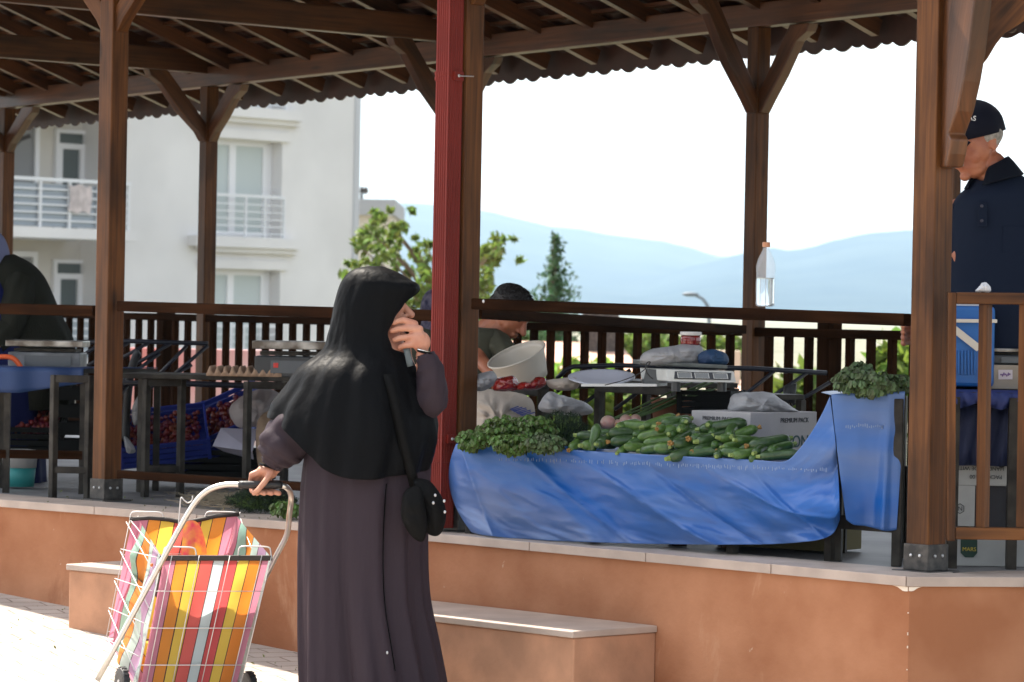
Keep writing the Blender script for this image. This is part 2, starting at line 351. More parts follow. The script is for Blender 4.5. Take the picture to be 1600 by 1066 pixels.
# chipped white plaster under the corner and stains
M_CHIP = mat('bare_plaster', (.78, .68, .56), .9, bump=.4, bscale=80)
def edge_at(px, off, z):
    """point on the front wall below pixel column px, off metres in front of the wall"""
    best = None
    for i in range(len(E)-1):
        a, b = E[i], E[i+1]
        for j in range(60):
            p = a.lerp(b, j/60); pp = proj(p)
            if best is None or abs(pp[0]-px) < best[0]: best = (abs(pp[0]-px), p, i)
    p = best[1]; d = (E[best[2]+1]-E[best[2]]).normalized(); return V((p.x, p.y, 0))-V((-d.y, d.x, 0))*off+V((0, 0, z))
def proj(p):
    q = V(p)-V((0, 0, CAMZ)); w = q.dot(_f); return (800+F*q.dot(_r)/w, 533-F*q.dot(_u)/w)
mb = MB(); chips = []; c = E[3]; dl = (E[2]-E[3]).normalized(); dr = (E[4]-E[3]).normalized()
nl = V((dl.y, -dl.x, 0)); nl = nl if nl.y < 0 else -nl
def chip(dirv, nrm, L, h):
    pts = [c+nrm*.004+V((0, 0, -.031))]; 
    for k in range(7): t = k/6; pts.append(c+dirv*L*(1-t)+nrm*.004+V((0, 0, -.031-h*(t**1.5)*(1+.3*math.sin(k*5)))))
    MB().add(pts, [tuple(range(len(pts)))]).build('chipped_plaster', M_CHIP, plat)
chip(dl, nl, .07, .022); chip(dr, V((0, -1, 0)), .05, .02)
for k in range(5):
    z = -.12-.05*k*rnd.random()-.03*k; MB().box(c+V((0, -.002, z)), (.002+.002*rnd.random(), .003, .003+.008*rnd.random()), .4).build('chipped_plaster', M_CHIP, plat)
# steps
def step(px0, px1, ztop, depth, lab):
    root = thing('step', lab, 'step', edge_at((px0+px1)/2, depth/2, ztop-.2), 'steps at the platform wall')
    a = edge_at(px0, 0, 0); b = edge_at(px1, 0, 0); d = (b-a).normalized(); n_ = V((d.y, -d.x, 0)); n_ = n_ if n_.y < 0 else -n_
    a -= n_*.004; b -= n_*.004
    def slab(mb, e0, dd, z0, z1):
        p = [a-d*e0, b+d*e0, b+d*e0+n_*dd, a-d*e0+n_*dd]
        z0s = z0 if callable(z0) else (lambda q: z0)
        vs = [V((q.x, q.y, z0s(q))) for q in p]+[V((q.x, q.y, z1)) for q in p]
        mb.add(vs, [(0, 1, 2, 3), (7, 6, 5, 4), (0, 4, 5, 1), (1, 5, 6, 2), (2, 6, 7, 3), (3, 7, 4, 0)])
    mb = MB(); slab(mb, .0, depth, lambda q: gz(q)-.05, ztop-.026); mb.build('riser', mat('terracotta_step', (.50, .26, .15), .85, bump=.4, bscale=50, var=.3, vscale=6, bdist=.004), root, bevel=.006)
    mb = MB(); slab(mb, .008, depth+.012, ztop-.025, ztop); mb.build('tread', M_SLAB, root, bevel=.004)
step(222, 330, -.208, .42, 'left terracotta step with a pale stone tread, partly behind the shopping trolley')
step(618, 1025, -.262, .42, 'right terracotta step with a sunlit stone tread, beside the woman in black')

# ============================================================ PAVILION
pav = thing('pavilion', 'long brown timber market pavilion with a scalloped tiled eave', 'pavilion', (0, 15, 0))
M_STEEL = mat('black_steel', (.03, .028, .027), .45, metal=.3, var=.5, vscale=30, var_col=(.09, .08, .07))
M_BOLT = mat('bolt', (.6, .6, .6), .35, metal=.9)
M_RED = mat('red_gutter_paint', (.19, .018, .011), .55, spec=.25, var=.2, vscale=5)
WF = Frame(fl(0, 781.4), (.69, -.723), (-.723, -.69))
ang = math.atan2(-.723, .69)
def post(px, py, s, size, ztop, px_top=None, base=True, mtl=None):
    c0 = at(px, py, 5400/s); x, y = c0.x, c0.y
    mb = MB(); mb.bar((x, y, .075 if base else 0), (x, y, ztop), size, size, (math.cos(ang), math.sin(ang), 0)); o = mb.build('post', mtl or M_POST, pav, bevel=.005)
    if base:
        mb = MB(); mb.bar((x, y, .008), (x, y, .10), size+.012, size+.012, (math.cos(ang), math.sin(ang), 0)); mb.box((x, y, .004), (size+.07, size+.07, .008), ang)
        bp_ = mb.build('base_plate', M_STEEL, o, bevel=.003)
        mb = MB()
        for nx in (V((-.723, -.69, 0)), V((.69, -.723, 0))):
            t = V((-nx.y, nx.x, 0))
            for q in (-.02, .02): mb.lathe(V((x, y, .06))+nx*(size/2+.006)+t*q, [(.006, 0), (.006, .004), (.003, .006)], 8, nx)
        mb.build('bolt', M_BOLT, bp_)
    return o, V((x, y, 0))
pA, cA = post(166, 780, 348, .094, 2.46)
pB, cB = post(717, 800, 391, .094, 2.46)
pC, cC = post(1447, 850, 446, .1, 2.6)
cA0 = cA-V((1.627, -1.705, 0)); o = MB().bar((cA0.x, cA0.y, 0), (cA0.x, cA0.y, 2.46), .094, .094, (math.cos(ang), math.sin(ang), 0)).build('post', M_POST, pav, bevel=.005)
def zb(u): return 2.20+.045*u
RA = math.atan2(-2.07, 1.563)
for u in (0, 1, 2, 3, 3.53):
    c = rear(u); MB().bar((c.x, c.y, 0), (c.x, c.y, zb(u)), .085, .085, (math.cos(RA), math.sin(RA), 0)).build('post', M_POST, pav, bevel=.005)
# newels + balustrade along the rear
for u in (.806, 3.21, -.6):
    c = rear(u, .02); MB().bar((c.x, c.y, 0), (c.x, c.y, .86), .088, .088, (math.cos(RA), math.sin(RA), 0)).build('newel', M_RAIL, pav, bevel=.004)
bal = MB().bar(rear(-1.2, 0, .805), rear(3.53, 0, .805), .06, .045).build('rail', M_RAIL, pav, bevel=.004)
lowr = MB().bar(rear(-1.2, 0, .12), rear(3.53, 0, .12), .05, .045).build('rail', M_RAIL, pav)
u = -.4
while u < 3.6:
    if all(abs(u-q) > .03 for q in (0, 1, 2, 3, .806, 3.21)):
        c = rear(u); MB().bar((c.x, c.y, .14), (c.x, c.y, .783), .034, .034, (math.cos(RA), math.sin(RA), 0)).build('baluster', M_RAIL, pav)
    u += .149/2.594
RC = rear(3.53)
MB().bar(RC+V((0, 0, .805)), RC+V((3.6, 0, .805)), .06, .045).build('rail', M_RAIL, pav)
# beams
MB().bar(rear(-1.6, 0, zb(-1.6)+.06), rear(3.66, 0, zb(3.66)+.06), .09, .12).build('beam', M_BEAM, pav, bevel=.005)
zc = zb(3.53); MB().bar(RC+V((.05, 0, zc+.06)), RC+V((3.6, 0, zc+.06)), .09, .12).build('beam', M_BEAM, pav)
fA, fB = cA-V((1.627, -1.705, 0))*2, cC
for a_, b_ in ((fA, cC), (cC, cC+V((3.2, 0, 0)))): MB().bar(V((a_.x, a_.y, 2.52)), V((b_.x, b_.y, 2.52)), .09, .12).build('beam', M_BEAM, pav)
# tie beams
tdir = V((-.723, -.69, 0))
for u, z, L in ((0, 2.28, 3.3), (1, 2.325, 3.3), (2, 2.385, 3.3), (3, 2.46, 3.1)):
    c = rear(u); MB().bar(c+V((0, 0, z+.07))-tdir*.1, c+tdir*L+V((0, 0, z+.07)), .075, .14).build('tie_beam', M_BEAM, pav, bevel=.005)
# roof: rear slope with rafters, battens, sheet; front slope; scalloped fascia
SL = .36
def rz(u, d): return zb(u)+.16-SL*d
e_ = V((.603, -.798, 0)); m_ = V((.798, .603, 0))
u = -1.5
while u < 3.7:
    MB().bar(rear(u, .36, rz(u, .36)-.045), rear(u, -1.75, rz(u, -1.75)-.045), .05, .085).build('rafter', M_BEAM, pav); u += .45/2.594
for x in range(7):
    p = RC+V((.35+x*.45, .36, zc+.16-SL*.36-.045)); q = RC+V((.35+x*.45, -1.75, zc+.16+SL*1.75-.045)); MB().bar(p, q, .05, .085).build('rafter', M_BEAM, pav)
d = .3
while d > -1.75:
    MB().bar(rear(-1.5, d, rz(-1.5, d)+.008), rear(3.75, d, rz(3.75, d)+.008), .09, .02).build('batten', M_BEAM, pav); d -= .155
M_TILE = mat('brown_roof_sheet', (.06, .022, .012), .5, var=.4, vscale=8)
def corr(L): return .016*math.sin(2*math.pi*L/.21)
mb = MB(); N_ = 460; rows = []
for d in (.42, .2, -.3, -.9, -1.75): rows.append([rear(-1.6+5.5*i/N_, d, rz(-1.6+5.5*i/N_, d)+.04+corr(5.5*2.594*i/N_)) for i in range(N_+1)])
mb.grid(rows)
# front slope down to the front eave
fr = []; eaveF = [cA-V((1.627, -1.705, 0))*2.2, cC+V((.12, -.1, 0))]
for i in range(41):
    t = i/40; top = rear(-1.6+5.5*t, -1.75, rz(-1.6+5.5*t, -1.75)+.04); e = eaveF[0].lerp(eaveF[1], t)+V((-.723, -.69, 0))*.56; fr.append([top, V((e.x, e.y, 2.50))])
mb.grid(fr)
c1 = RC+V((0, -1.75, zc+.16+SL*1.75+.04)); c2 = RC+V((3.8, -1.75, zc+.16+SL*1.75+.04))
mb.add([RC+V((0, .42, zc+.16-SL*.42+.04)), RC+V((3.8, .42, zc+.16-SL*.42+.04)), c2, c1, V((cC.x, cC.y-.5, 2.5)), V((cC.x+3.8, cC.y-.5, 2.5))], [(0, 1, 2, 3), (3, 2, 5, 4)])
mb.build('roof_sheet', M_TILE, pav, solid=.012)
def scallop(mb, P, L, out):      # P(t metres) -> point on top edge
    n_ = int(L/.0125); rowt = []; rowb = []
    for i in range(n_+1):
        s_ = i*L/n_; q = s_ % .215
        dz = .030*abs(math.sin(math.pi*q/.135)) if q < .135 else .016*abs(math.sin(math.pi*(q-.135)/.08))
        p = P(s_); rowt.append(p); rowb.append(p+V((0, 0, -.138-dz)))
    mb.grid([rowt, rowb])
mb = MB(); scallop(mb, lambda s_: rear(-1.6+s_/2.594, .41, zb(-1.6+s_/2.594)+.058), 5.5*2.594-.55, m_)
scallop(mb, lambda s_: RC+V((.25+s_, .41, zc+.058)), 3.6, None)
mb.build('eave_trim', M_TILE, pav, solid=.012)
# braces
def brace(c, dirv, z0, z1, run, th=.06, mtl=None):
    dirv = V(dirv).normalized(); side = V((-dirv.y, dirv.x, 0))*th; h = z1-z0; o_ = .04
    pr = [(o_, 0), (o_, .11), (run-.1, h), (run+.05, h), (run+.03, h-.04), (run-.05, h-.085), (run*.55, h*.42), (o_+.06, .06), (o_+.02, .005)]
    MB().prism([c+dirv*a+V((0, 0, z0+z))-side/2 for a, z in pr], side).build('brace', mtl or M_BEAM, pav, bevel=.004)
for u in (0, 1, 2, 3):
    c = rear(u); z = 1.90; brace(c, e_, z, zb(u), .36); tz = {0: 2.28, 1: 2.325, 2: 2.385, 3: 2.46}[u]; brace(c, tdir, z, tz, .45)
for c in (cA, cB): brace(c, (.69, -.723, 0), 2.1, 2.46, .36, mtl=M_POST); brace(c, (-.69, .723, 0), 2.1, 2.46, .36, mtl=M_POST)
pts = [(1502, 130), (1519, 121), (1531, 106), (1543, 92), (1556, 70), (1570, 52), (1590, 40), (1604, 30), (1640, 0), (1665, -50), (1600, -50), (1547, 0), (1520, 40), (1506, 62), (1500, 72)]
MB().prism([at(x, y, 12.02) for x, y in pts], (0, .07, 0)).build('brace', M_POST, pav, bevel=.005)
g = V((.30, -.954, 0)); sd_ = V((.954, .30, 0)); b0 = at(1466, 262, 12.07)
pr = [(-.02, 0), (.06, .0), (.085, .045), (.10, .095), (.075, .115), (.105, .15), (.14, .19), (.19, .29), (.23, .4), (.28, .62), (.3, .95), (-.02, .95)]
MB().prism([b0+g*a+V((0, 0, z))+sd_*(.0) for a, z in pr], sd_*.068).build('bracket', M_BEAM, pav, bevel=.006)
# downpipe on the front of the middle post
pc = cB+V((-.723, -.69, 0))*.097; rings = []
def rib(z, k=1.):
    pts = []; hw = .0375*k
    for side in range(4):
        for j in range(18):
            t = -1+2*j/18; r = hw+(-.0042 if 2 < j < 16 and (j % 3) == 0 else 0)
            a = (t*hw, -r); ca, sa = math.cos(side*math.pi/2), math.sin(side*math.pi/2)
            pts.append(pc+V((.69, -.723, 0))*(a[0]*ca-a[1]*sa)+V((-.723, -.69, 0))*(a[0]*sa+a[1]*ca)*-1+V((0, 0, z)))
    return pts
mb = MB(); zs = [(.02, .93), (.28, .93), (.281, 1.03), (1.2, 1.0), (3.1, 1.0)]; mb.grid([rib(z, k) for z, k in zs], close=True); pipe = mb.build('downpipe', M_RED, pav)
for z in (1.815, .375):
    mb = MB(); mb.grid([rib(z-.018, 1.02), rib(z-.018, 1.1), rib(z-.006, 1.1), rib(z, 1.06), rib(z+.006, 1.1), rib(z+.018, 1.1), rib(z+.018, 1.02)], close=True)
    mb.box(pc+V((.69, -.723, 0))*.047+V((0, 0, z)), (.014, .035, .034), ang); br = mb.build('bracket', M_RED, pipe)
    mb = MB(); p = pc+V((.69, -.723, 0))*.055+V((0, 0, z)); mb.tube([p, p+V((.06, .02, 0))], .0028, 6); mb.lathe(p, [(.006, 0), (.006, .004)], 8, (1, -.5, 0)); mb.build('bolt', M_BOLT, br)
# front rails
def railpx(p0, y0, p1, y1, Y0, Y1, h, w=.045, mtl=M_RAIL):
    return MB().bar(at(p0, y0, Y0), at(p1, y1, Y1), w, h).build('rail', mtl, pav, bevel=.004)
railpx(188, 478.5, 706, 494, 15.45, 13.9, .046); railpx(188, 741, 690, 775, 15.4, 13.9, .036)
r1 = railpx(742, 475, 1418, 500, 13.72, 12.2, .044); railpx(-200, 478, 150, 486, 16.6, 15.6, .05)
railpx(745, 490, 1160, 515, 13.95, 17.3, .042)
for (x, y, Y) in ((757, 471, 13.66), (200, 477, 15.4)):
    MB().lathe(at(x, y, Y), [(.008, 0), (.008, .006), (.003, .009)], 10, (-.7, -.7, 0)).build('bolt', M_BOLT, pav)
# right railing, parallel to the picture
Yr = 12.0; mr_ = M_POST
MB().bar(at(1485, 845, Yr), at(1487, 457, Yr), .028, .05, (0, 1, 0)).build('stile', mr_, pav, bevel=.004)
MB().bar(at(1493, 466, Yr), at(1900, 470, Yr), .05, .041).build('rail', mr_, pav, bevel=.006)
MB().bar(at(1492, 833, Yr), at(1900, 838, Yr), .045, .042).build('rail', mr_, pav, bevel=.004)
for x in (1535, 1598, 1662, 1726, 1790): MB().bar(at(x, 824, Yr), at(x+5, 476, Yr), .034, .034, (.6, .8, 0)).build('baluster', mr_, pav)

# ============================================================ BUILDINGS AND LAND BEHIND
M_RENDER = mat('white_render', (.76, .745, .73), .9, var=.12, vscale=.5, bump=.1, bscale=6)
M_LOGG = mat('cream_render', (.60, .57, .52), .9, var=.06, vscale=1.)
M_WHITE = mat('white_frame', (.75, .75, .76), .4)
M_GLASS = mat('window_glass', (.10, .12, .12), .08, spec=.6)
M_CURT = mat('net_curtain', (.50, .55, .54), .8)
M_RAILW = mat('balcony_rail', (.72, .73, .74), .35)
BF = Frame((-5.71, 77.1), (.64, .77), (.77, -.64))
ab = thing('apartment_building', 'white rendered apartment block with balconies seen through the left of the pavilion', 'building', BF.P(0, -4, -3))
def bbox(name, mtl, par, *rects, bevel=0):
    mb = MB()
    for r in rects: BF.box(mb, *r)
    return mb.build(name, mtl, par, bevel=bevel)
aL = BF.px(197, 300)[0]; aR = BF.px(552, 300)[0]; a0 = BF.px(-500, 300)[0]; PIT = 203
z_of = lambda px, py, d=0.: BF.px(px, py, d)[1]
wa0, wa1 = BF.px(322, 300)[0], BF.px(440, 300)[0]
zt = lambda k: z_of(380, 219-PIT*k); zo = lambda k: z_of(380, 369-PIT*k)
walls = [(aL, wa0, -4, 0, -5, 13), (wa1, aR, -4, 0, -5, 13)]
for k in range(-2, 3):
    lo = zt(k-1) if k > -2 else -5; walls.append((wa0, wa1, -4, 0, lo, zo(k)))
walls.append((wa0, wa1, -4, 0, zt(2), 13)); walls += [(a0, aL, -5.4, -1.4, -5, 13), (aL-.001, aL+.2, -1.4, -.002, -5, 13)]
bbox('wall', M_RENDER, ab, *walls[:-2]); bbox('wall', M_LOGG, ab, walls[-2])
bbox('corner_trim', mat('grey_trim', (.52, .53, .55), .8), ab, (aR, aR+.18, -4, .03, -5, 13))
for k in range(-1, 3):
    t, bt_ = zt(k), zo(k)
    f_ = bbox('window', M_WHITE, ab, (wa0, wa0+.10, -.34, -.26, bt_, t), (wa1-.34, wa1-.24, -.34, -.26, bt_, t), (wa0+.1, wa1-.34, -.34, -.26, t-.12, t), (wa0+.1, wa1-.34, -.34, -.26, bt_, bt_+.1), ((wa0+wa1)/2-.22, (wa0+wa1)/2-.02, -.335, -.255, bt_+.1, t-.12), (wa1-.24, wa1-.02, -.34, -.3, bt_, t))
    bbox('pane', M_CURT, f_, (wa0+.08, wa1-.3, -.32, -.30, bt_+.08, t-.1))
    bbox('lintel', M_RENDER, ab, (wa0-.3, wa1+.45, 0, .18, t+.38, t+.62), (wa0-.25, wa1+.2, 0, .09, t+.02, t+.22))
    bbox('sill', M_RENDER, ab, (wa0-.55, wa1+.35, 0, .3, bt_-.26, bt_-.03))
    r_ = [(wa0+.02, wa1-.02, .1, .15, bt_+.86, bt_+.92)]+[(wa0+.02, wa1-.02, .115, .135, bt_+.05+.16*j, bt_+.075+.16*j) for j in range(5)]+[(q, q+.05, .1, .15, bt_-.03, bt_+.86) for q in (wa0+.02, wa0+1.1, (wa0+wa1)/2+.5, wa1-.07)]
    bbox('window_railing', M_RAILW, ab, *r_)
    # loggia: slab, railing, door, window
    sz = z_of(100, 357-PIT*k, .5); lr = BF.px(218, 360, .9)[0]
    bbox('balcony_slab', M_RENDER, ab, (a0, lr, -1.4, .9, sz-.22, sz))
    px_ = lambda x: BF.px(x, 300, .8)[0]
    posts = [(px_(x)-.03, px_(x)+.03, .78, .84, sz, sz+.95) for x in (-80, -32, 16, 62, 108, 153, 200)]
    bbox('balcony_railing', M_RAILW, ab, (px_(-120), px_(203), .77, .85, sz+.95, sz+1.02), *[(px_(-120), px_(200), .795, .825, sz+.13+.16*j, sz+.165+.16*j) for j in range(5)], *posts)
    bbox('balcony_screen', mat('smoked_glass', (.30, .34, .38), .3), ab, (px_(-120), px_(153), .74, .76, sz+.02, sz+.9))
    q0, q1 = BF.px(84, 250, -1.38)[0], BF.px(133, 250, -1.38)[0]; tz_ = z_of(108, 203-PIT*k, -1.38)
    f_ = bbox('door', M_WHITE, ab, (q0, q0+.09, -1.4, -1.3, sz, tz_), (q1-.09, q1, -1.4, -1.3, sz, tz_), (q0+.09, q1-.09, -1.4, -1.3, tz_-.08, tz_), (q0+.09, q1-.09, -1.4, -1.3, tz_-.42, tz_-.30), (q0+.09, q0+.2, -1.4, -1.31, sz, tz_-.42), (q1-.2, q1-.09, -1.4, -1.31, sz, tz_-.42))
    bbox('pane', M_GLASS, f_, (q0+.05, q1-.05, -1.39, -1.37, sz, tz_-.05))
    q0, q1 = BF.px(8, 250, -1.38)[0], BF.px(58, 250, -1.38)[0]
    f_ = bbox('window', M_WHITE, ab, (q0, q0+.12, -1.4, -1.3, sz+.5, tz_+.15), (q1-.12, q1, -1.4, -1.3, sz+.5, tz_+.15), (q0+.12, q1-.12, -1.4, -1.3, tz_+.03, tz_+.15), (q0+.12, q1-.12, -1.4, -1.3, sz+.5, sz+.6))
    bbox('pane', mat('blind', (.22, .22, .22), .5), f_, (q0+.1, q1-.1, -1.37, -1.36, sz+.55, tz_+.1))
bbox('roof', M_TILE, ab, (a0-.3, aR+.4, -5.8, .5, 13, 13.2))
cl = MB(); base = BF.P(BF.px(108, 300, .86)[0], .87, z_of(108, 289, .86))
cl.grid([[base+BF.d*(.12*i+.03*math.sin(j))+V((0, 0, -.14*j-.03*math.sin(i*2+j)))+BF.n*(.02*math.sin(i*3)) for i in range(6)] for j in range(5)])
tag(cl.build('laundry', mat('pink_cloth', (.66, .58, .56), .9, var=.3, vscale=5), solid=.01), 'faded pink cloth hung over the balcony railing of the white block', 'laundry')
# satellite dish arm on left balcony
mb = MB(); p = [at(x, y, 72.5) for x, y in ((14, 243), (22, 228), (32, 218), (48, 212))]; mb.tube(p, .05, 6); tag(mb.build('awning_arm', M_STEEL), 'dark curved awning arm folded above the left balcony', 'awning arm')

hb = thing('house', 'low pale house with a grey parapet behind the leafy tree', 'house', at(560, 480, 112))
def hbox(name, mtl, Y, x0, x1, y0, y1, dep, par):
    a = at(x0, y1, Y); b = at(x1, y0, Y); return MB().box(((a.x+b.x)/2, Y+dep/2, (a.z+b.z)/2), (abs(b.x-a.x), dep, abs(b.z-a.z))).build(name, mtl, par)
hbox('wall', mat('pale_wall', (.62, .58, .52), .9), 112, 480, 612, 334, 640, 9, hb); hbox('parapet', mat('grey_parapet', (.36, .37, .39), .8), 111.6, 470, 618, 312, 334, 9.6, hb)
f_ = hbox('window', M_WHITE, 111.9, 578, 598, 400, 440, .1, hb); hbox('pane', M_GLASS, 111.85, 580, 596, 402, 438, .05, f_)
mb = MB(); mb.tube([at(565, 312, 113), at(565, 292, 113)], .05, 6); mb.tube([at(560, 300, 113), at(574, 294, 113)], .03, 5); mb.ell(at(571, 298, 113), (.10, .05, .12)); tag(mb.build('aerial', M_STEEL), 'small rooftop aerial on the grey parapet', 'aerial')

# leaves
def leaf(mb, c, s, nrm=None, L=1.5):
    a = V((rnd.gauss(0, 1), rnd.gauss(0, 1), rnd.gauss(0, 1))).normalized(); b = a.orthogonal().normalized()
    b = (Matrix.Rotation(rnd.random()*6.28, 3, a)@b); n_ = a.cross(b)
    mb.add([c-a*s*L*.5, c-b*s*.35+n_*s*.1, c+a*s*L*.5, c+b*s*.35+n_*s*.1], [(0, 1, 2, 3)])
M_BARK = mat('bark', (.14, .10, .07), .9, bump=.6, bscale=30)
M_LEAF = mat('leaf_green', (.13, .19, .035), .6, transl=.45, island=.45)
M_LEAFY = mat('leaf_yellow_green', (.16, .24, .035), .6, transl=.5, island=.4)
M_FIR = mat('fir_needles', (.06, .12, .045), .7, transl=.25, island=.4)
def clump(mb, c, r, n_, s):
    for _ in range(n_):
        v = V((rnd.gauss(0, 1), rnd.gauss(0, 1), rnd.gauss(0, 1))).normalized()*r*(rnd.random()**.45); leaf(mb, c+V((v.x, v.y, v.z*.8)), s*(.7+.6*rnd.random()))
def tree(name, lab, px, py_base, Y, clumps, mtl, s, group, stems=True, dens=1.):
    b = at(px, py_base, Y); b.z = min(b.z, -3.2); root = thing(name, lab, 'tree', b, group)
    mb = MB(); top = at(px, min(c[1] for c in clumps)+25, Y); mid = b.lerp(top, .45)+V((.15, 0, 0)); mb.tube([b, mid, top], [.12, .07, .015], 8)
    for (x, y, r) in clumps:
        q = at(x, y, Y+rnd.uniform(-1, 1)); st = b.lerp(top, max(.1, min(.85, (q.z-b.z)/(top.z-b.z+1e-3)-.22))); mb.tube([st, st.lerp(q, .5)+V((0, 0, .12)), q], [.03, .018, .006], 5)
    mb.build('trunk', M_BARK, root)
    cr = MB()
    for (x, y, r) in clumps: clump(cr, at(x+rnd.uniform(-8,8), y+rnd.uniform(-8,8), Y+rnd.uniform(-1.2, 1.2)), r*1.05*Y/5400*rnd.uniform(.6,1.5), int(r*r*.2*dens)+8, s)
    for (x, y, r) in clumps*4: clump(cr, at(x+rnd.gauss(0,15), y+rnd.gauss(0,15), Y+rnd.uniform(-1.2, 1.2)), 7*Y/5400*rnd.uniform(.5,1.6), 14, s*1.1)
    cr.build('crown', mtl, root); return root
cl1 = [(560, 385, 14), (556, 430, 18), (575, 360, 12), (597, 345, 15), (612, 350, 9), (590, 372, 13), (602, 395, 15), (622, 365, 8), (560, 465, 18), (640, 432, 12), (655, 395, 11), (668, 380, 9), (620, 415, 10), (650, 450, 16), (672, 430, 16), (664, 465, 15), (690, 450, 20), (700, 410, 16), (720, 460, 22), (745, 390, 12), (760, 398, 14), (776, 386, 12), (785, 392, 7), (752, 410, 9), (750, 448, 16), (765, 462, 14), (740, 475, 16), (770, 482, 12), (640, 478, 16), (590, 470, 18), (610, 480, 14)]
tree('leafy_tree', 'sparse sunlit broadleaf tree rising behind the woman and red downpipe', 694, 560, 46, cl1, M_LEAF, .085, None)
def fir(px, ytop, ybase, Y, w, lab):
    top = at(px, ytop, Y); bot = at(px, ybase, Y); root = thing('fir_tree', lab, 'tree', V((bot.x, bot.y, -3.3)))
    mb = MB(); mb.tube([V((bot.x, bot.y, -3.3)), bot, top], [.16, .12, .015], 8); mb.build('trunk', M_BARK, root); cr = MB(); H_ = top.z-bot.z
    for k in range(24):
        t = (k/24)**.9; z = top.z-H_*t; R = (w*Y/5400)*(.10+1.15*t)*(1+.25*math.sin(k*2.3))
        for j in range(4):
            az = k*2.4+j*1.57+rnd.uniform(-.3, .3); rr = R*rnd.uniform(.65, 1.15)
            for q in range(max(5, int(rr*30))):
                f = q/max(5, int(rr*30)); p = V((bot.x, bot.y, z))+V((math.cos(az), math.sin(az), -.38*f+.14*f*f))*rr*f
                for _ in range(2): leaf(cr, p+V((rnd.gauss(0, .035), rnd.gauss(0, .035), rnd.gauss(-.03, .04))), .06*(1.3-f*.5), L=2.2)
    cr.build('crown', M_FIR, root)
fir(866, 368, 560, 58, 72, 'dark conical fir tree standing alone against the blue mountains')
def bush(px, py, Y, w, h, mtl, lab, grp='shrubs beyond the pavilion railing'):
    c = at(px, py, Y); root = thing('shrub', lab, 'shrub', V((c.x, c.y, -3.4)), grp); mb = MB(); W_, H_ = w*Y/5400, h*Y/5400
    for k in range(int(w*h/22)+30):
        v = V((rnd.gauss(0, 1), rnd.gauss(0, 1), rnd.gauss(0, 1))).normalized()*(rnd.random()**.4); q = c+V((v.x*W_/2, v.y*W_/2, v.z*H_/2))
        for _ in range(14): leaf(mb, q+V((rnd.gauss(0, .12), rnd.gauss(0, .12), rnd.gauss(0, .12))), .13)
    mb.build('foliage', mtl, root)
    t = MB(); t.tube([V((c.x, c.y, -3.4)), c], [.08, .03], 6); t.build('stem', M_BARK, root)
bush(915, 645, 31, 110, 70, M_LEAFY, 'bright yellow-green shrub behind the round plate')
bush(1410, 592, 32, 40, 50, M_LEAFY, 'bright shrub just left of the corner post')
bush(1262, 630, 36, 64, 40, M_LEAF, 'mid green shrub between the right rear balusters')
bush(1130, 560, 60, 90, 42, M_LEAF, 'distant round shrub behind the digital scale')
bush(1010, 545, 70, 130, 30, M_LEAF, 'distant low shrub behind the jar')
bush(790, 520, 62, 110, 60, M_LEAF, 'green shrub behind the bending boy')
0 and bush(1330, 565, 58, 120, 36, M_LEAF, 'distant shrub behind the greens on the tall stand')
# red tiled house
rt = bpy.data.materials.new('roof_tiles'); rt.use_nodes = True; n = rt.node_tree; b = n.nodes['Principled BSDF']; tc = n.nodes.new('ShaderNodeTexCoord')
wv = n.nodes.new('ShaderNodeTexWave'); wv.bands_direction = 'Z'; wv.inputs['Scale'].default_value = 1.5; wv.inputs['Distortion'].default_value = 2.5; wv.inputs['Detail'].default_value = 2; n.links.new(tc.outputs['Object'], wv.inputs[0])
nn_ = n.nodes.new('ShaderNodeTexNoise'); nn_.inputs['Scale'].default_value = 3; n.links.new(tc.outputs['Object'], nn_.inputs[0])
mx = n.nodes.new('ShaderNodeMix'); mx.data_type = 'RGBA'; mx.inputs[6].default_value = (.50, .27, .19, 1); mx.inputs[7].default_value = (.36, .16, .11, 1); n.links.new(wv.outputs['Fac'], mx.inputs[0])
mx2 = n.nodes.new('ShaderNodeMix'); mx2.data_type = 'RGBA'; mx2.inputs[7].default_value = (.55, .36, .27, 1); n.links.new(nn_.outputs['Fac'], mx2.inputs[0]); n.links.new(mx.outputs[2], mx2.inputs[6]); n.links.new(mx2.outputs[2], b.inputs['Base Color']); b.inputs['Roughness'].default_value = .9
def tiled(px0, px1, ytop, yeave, Y, lab, wallc, ybot=640):
    a, b_ = at(px0, yeave, Y), at(px1, yeave, Y); zt_ = at(0, ytop, Y+4).z; root = thing('tiled_house', lab, 'house', V(((a.x+b_.x)/2, Y+4, -3.4)))
    mb = MB(); e0, e1 = a.x, b_.x; ze = a.z; mb.add([(e0, Y, ze), (e1, Y, ze), (e1-.3, Y+4, zt_), (e0+.3, Y+4, zt_), (e0, Y+8, ze), (e1, Y+8, ze)], [(0, 1, 2, 3), (3, 2, 5, 4), (0, 3, 4), (1, 5, 2), (0, 4, 5, 1)])
    rf = mb.build('roof', rt, root, solid=.08)
    MB().box(((e0+e1)/2, Y+4, (ze-3.6)/2), (e1-e0-.8, 7.2, ze+3.5)).build('wall', wallc, root)
    cx = e1-.55; MB().box((cx, Y+3.4, zt_+.05), (.45, .45, .9)).build('chimney', M_STEEL if px0 < 900 else wallc, rf)
tiled(740, 1022, 522, 604, 40, 'house with a weathered salmon tiled roof behind the rear balusters', mat('pink_wall', (.55, .35, .28), .9))
tiled(1150, 1222, 582, 612, 44, 'small house with a red roof seen between the rear balusters at right', mat('cream_wall', (.6, .52, .4), .9))
tiled(1040, 1110, 560, 575, 95, 'distant house with pale walls behind the white bag and jar', mat('cream_wall', (.6, .52, .4), .9))
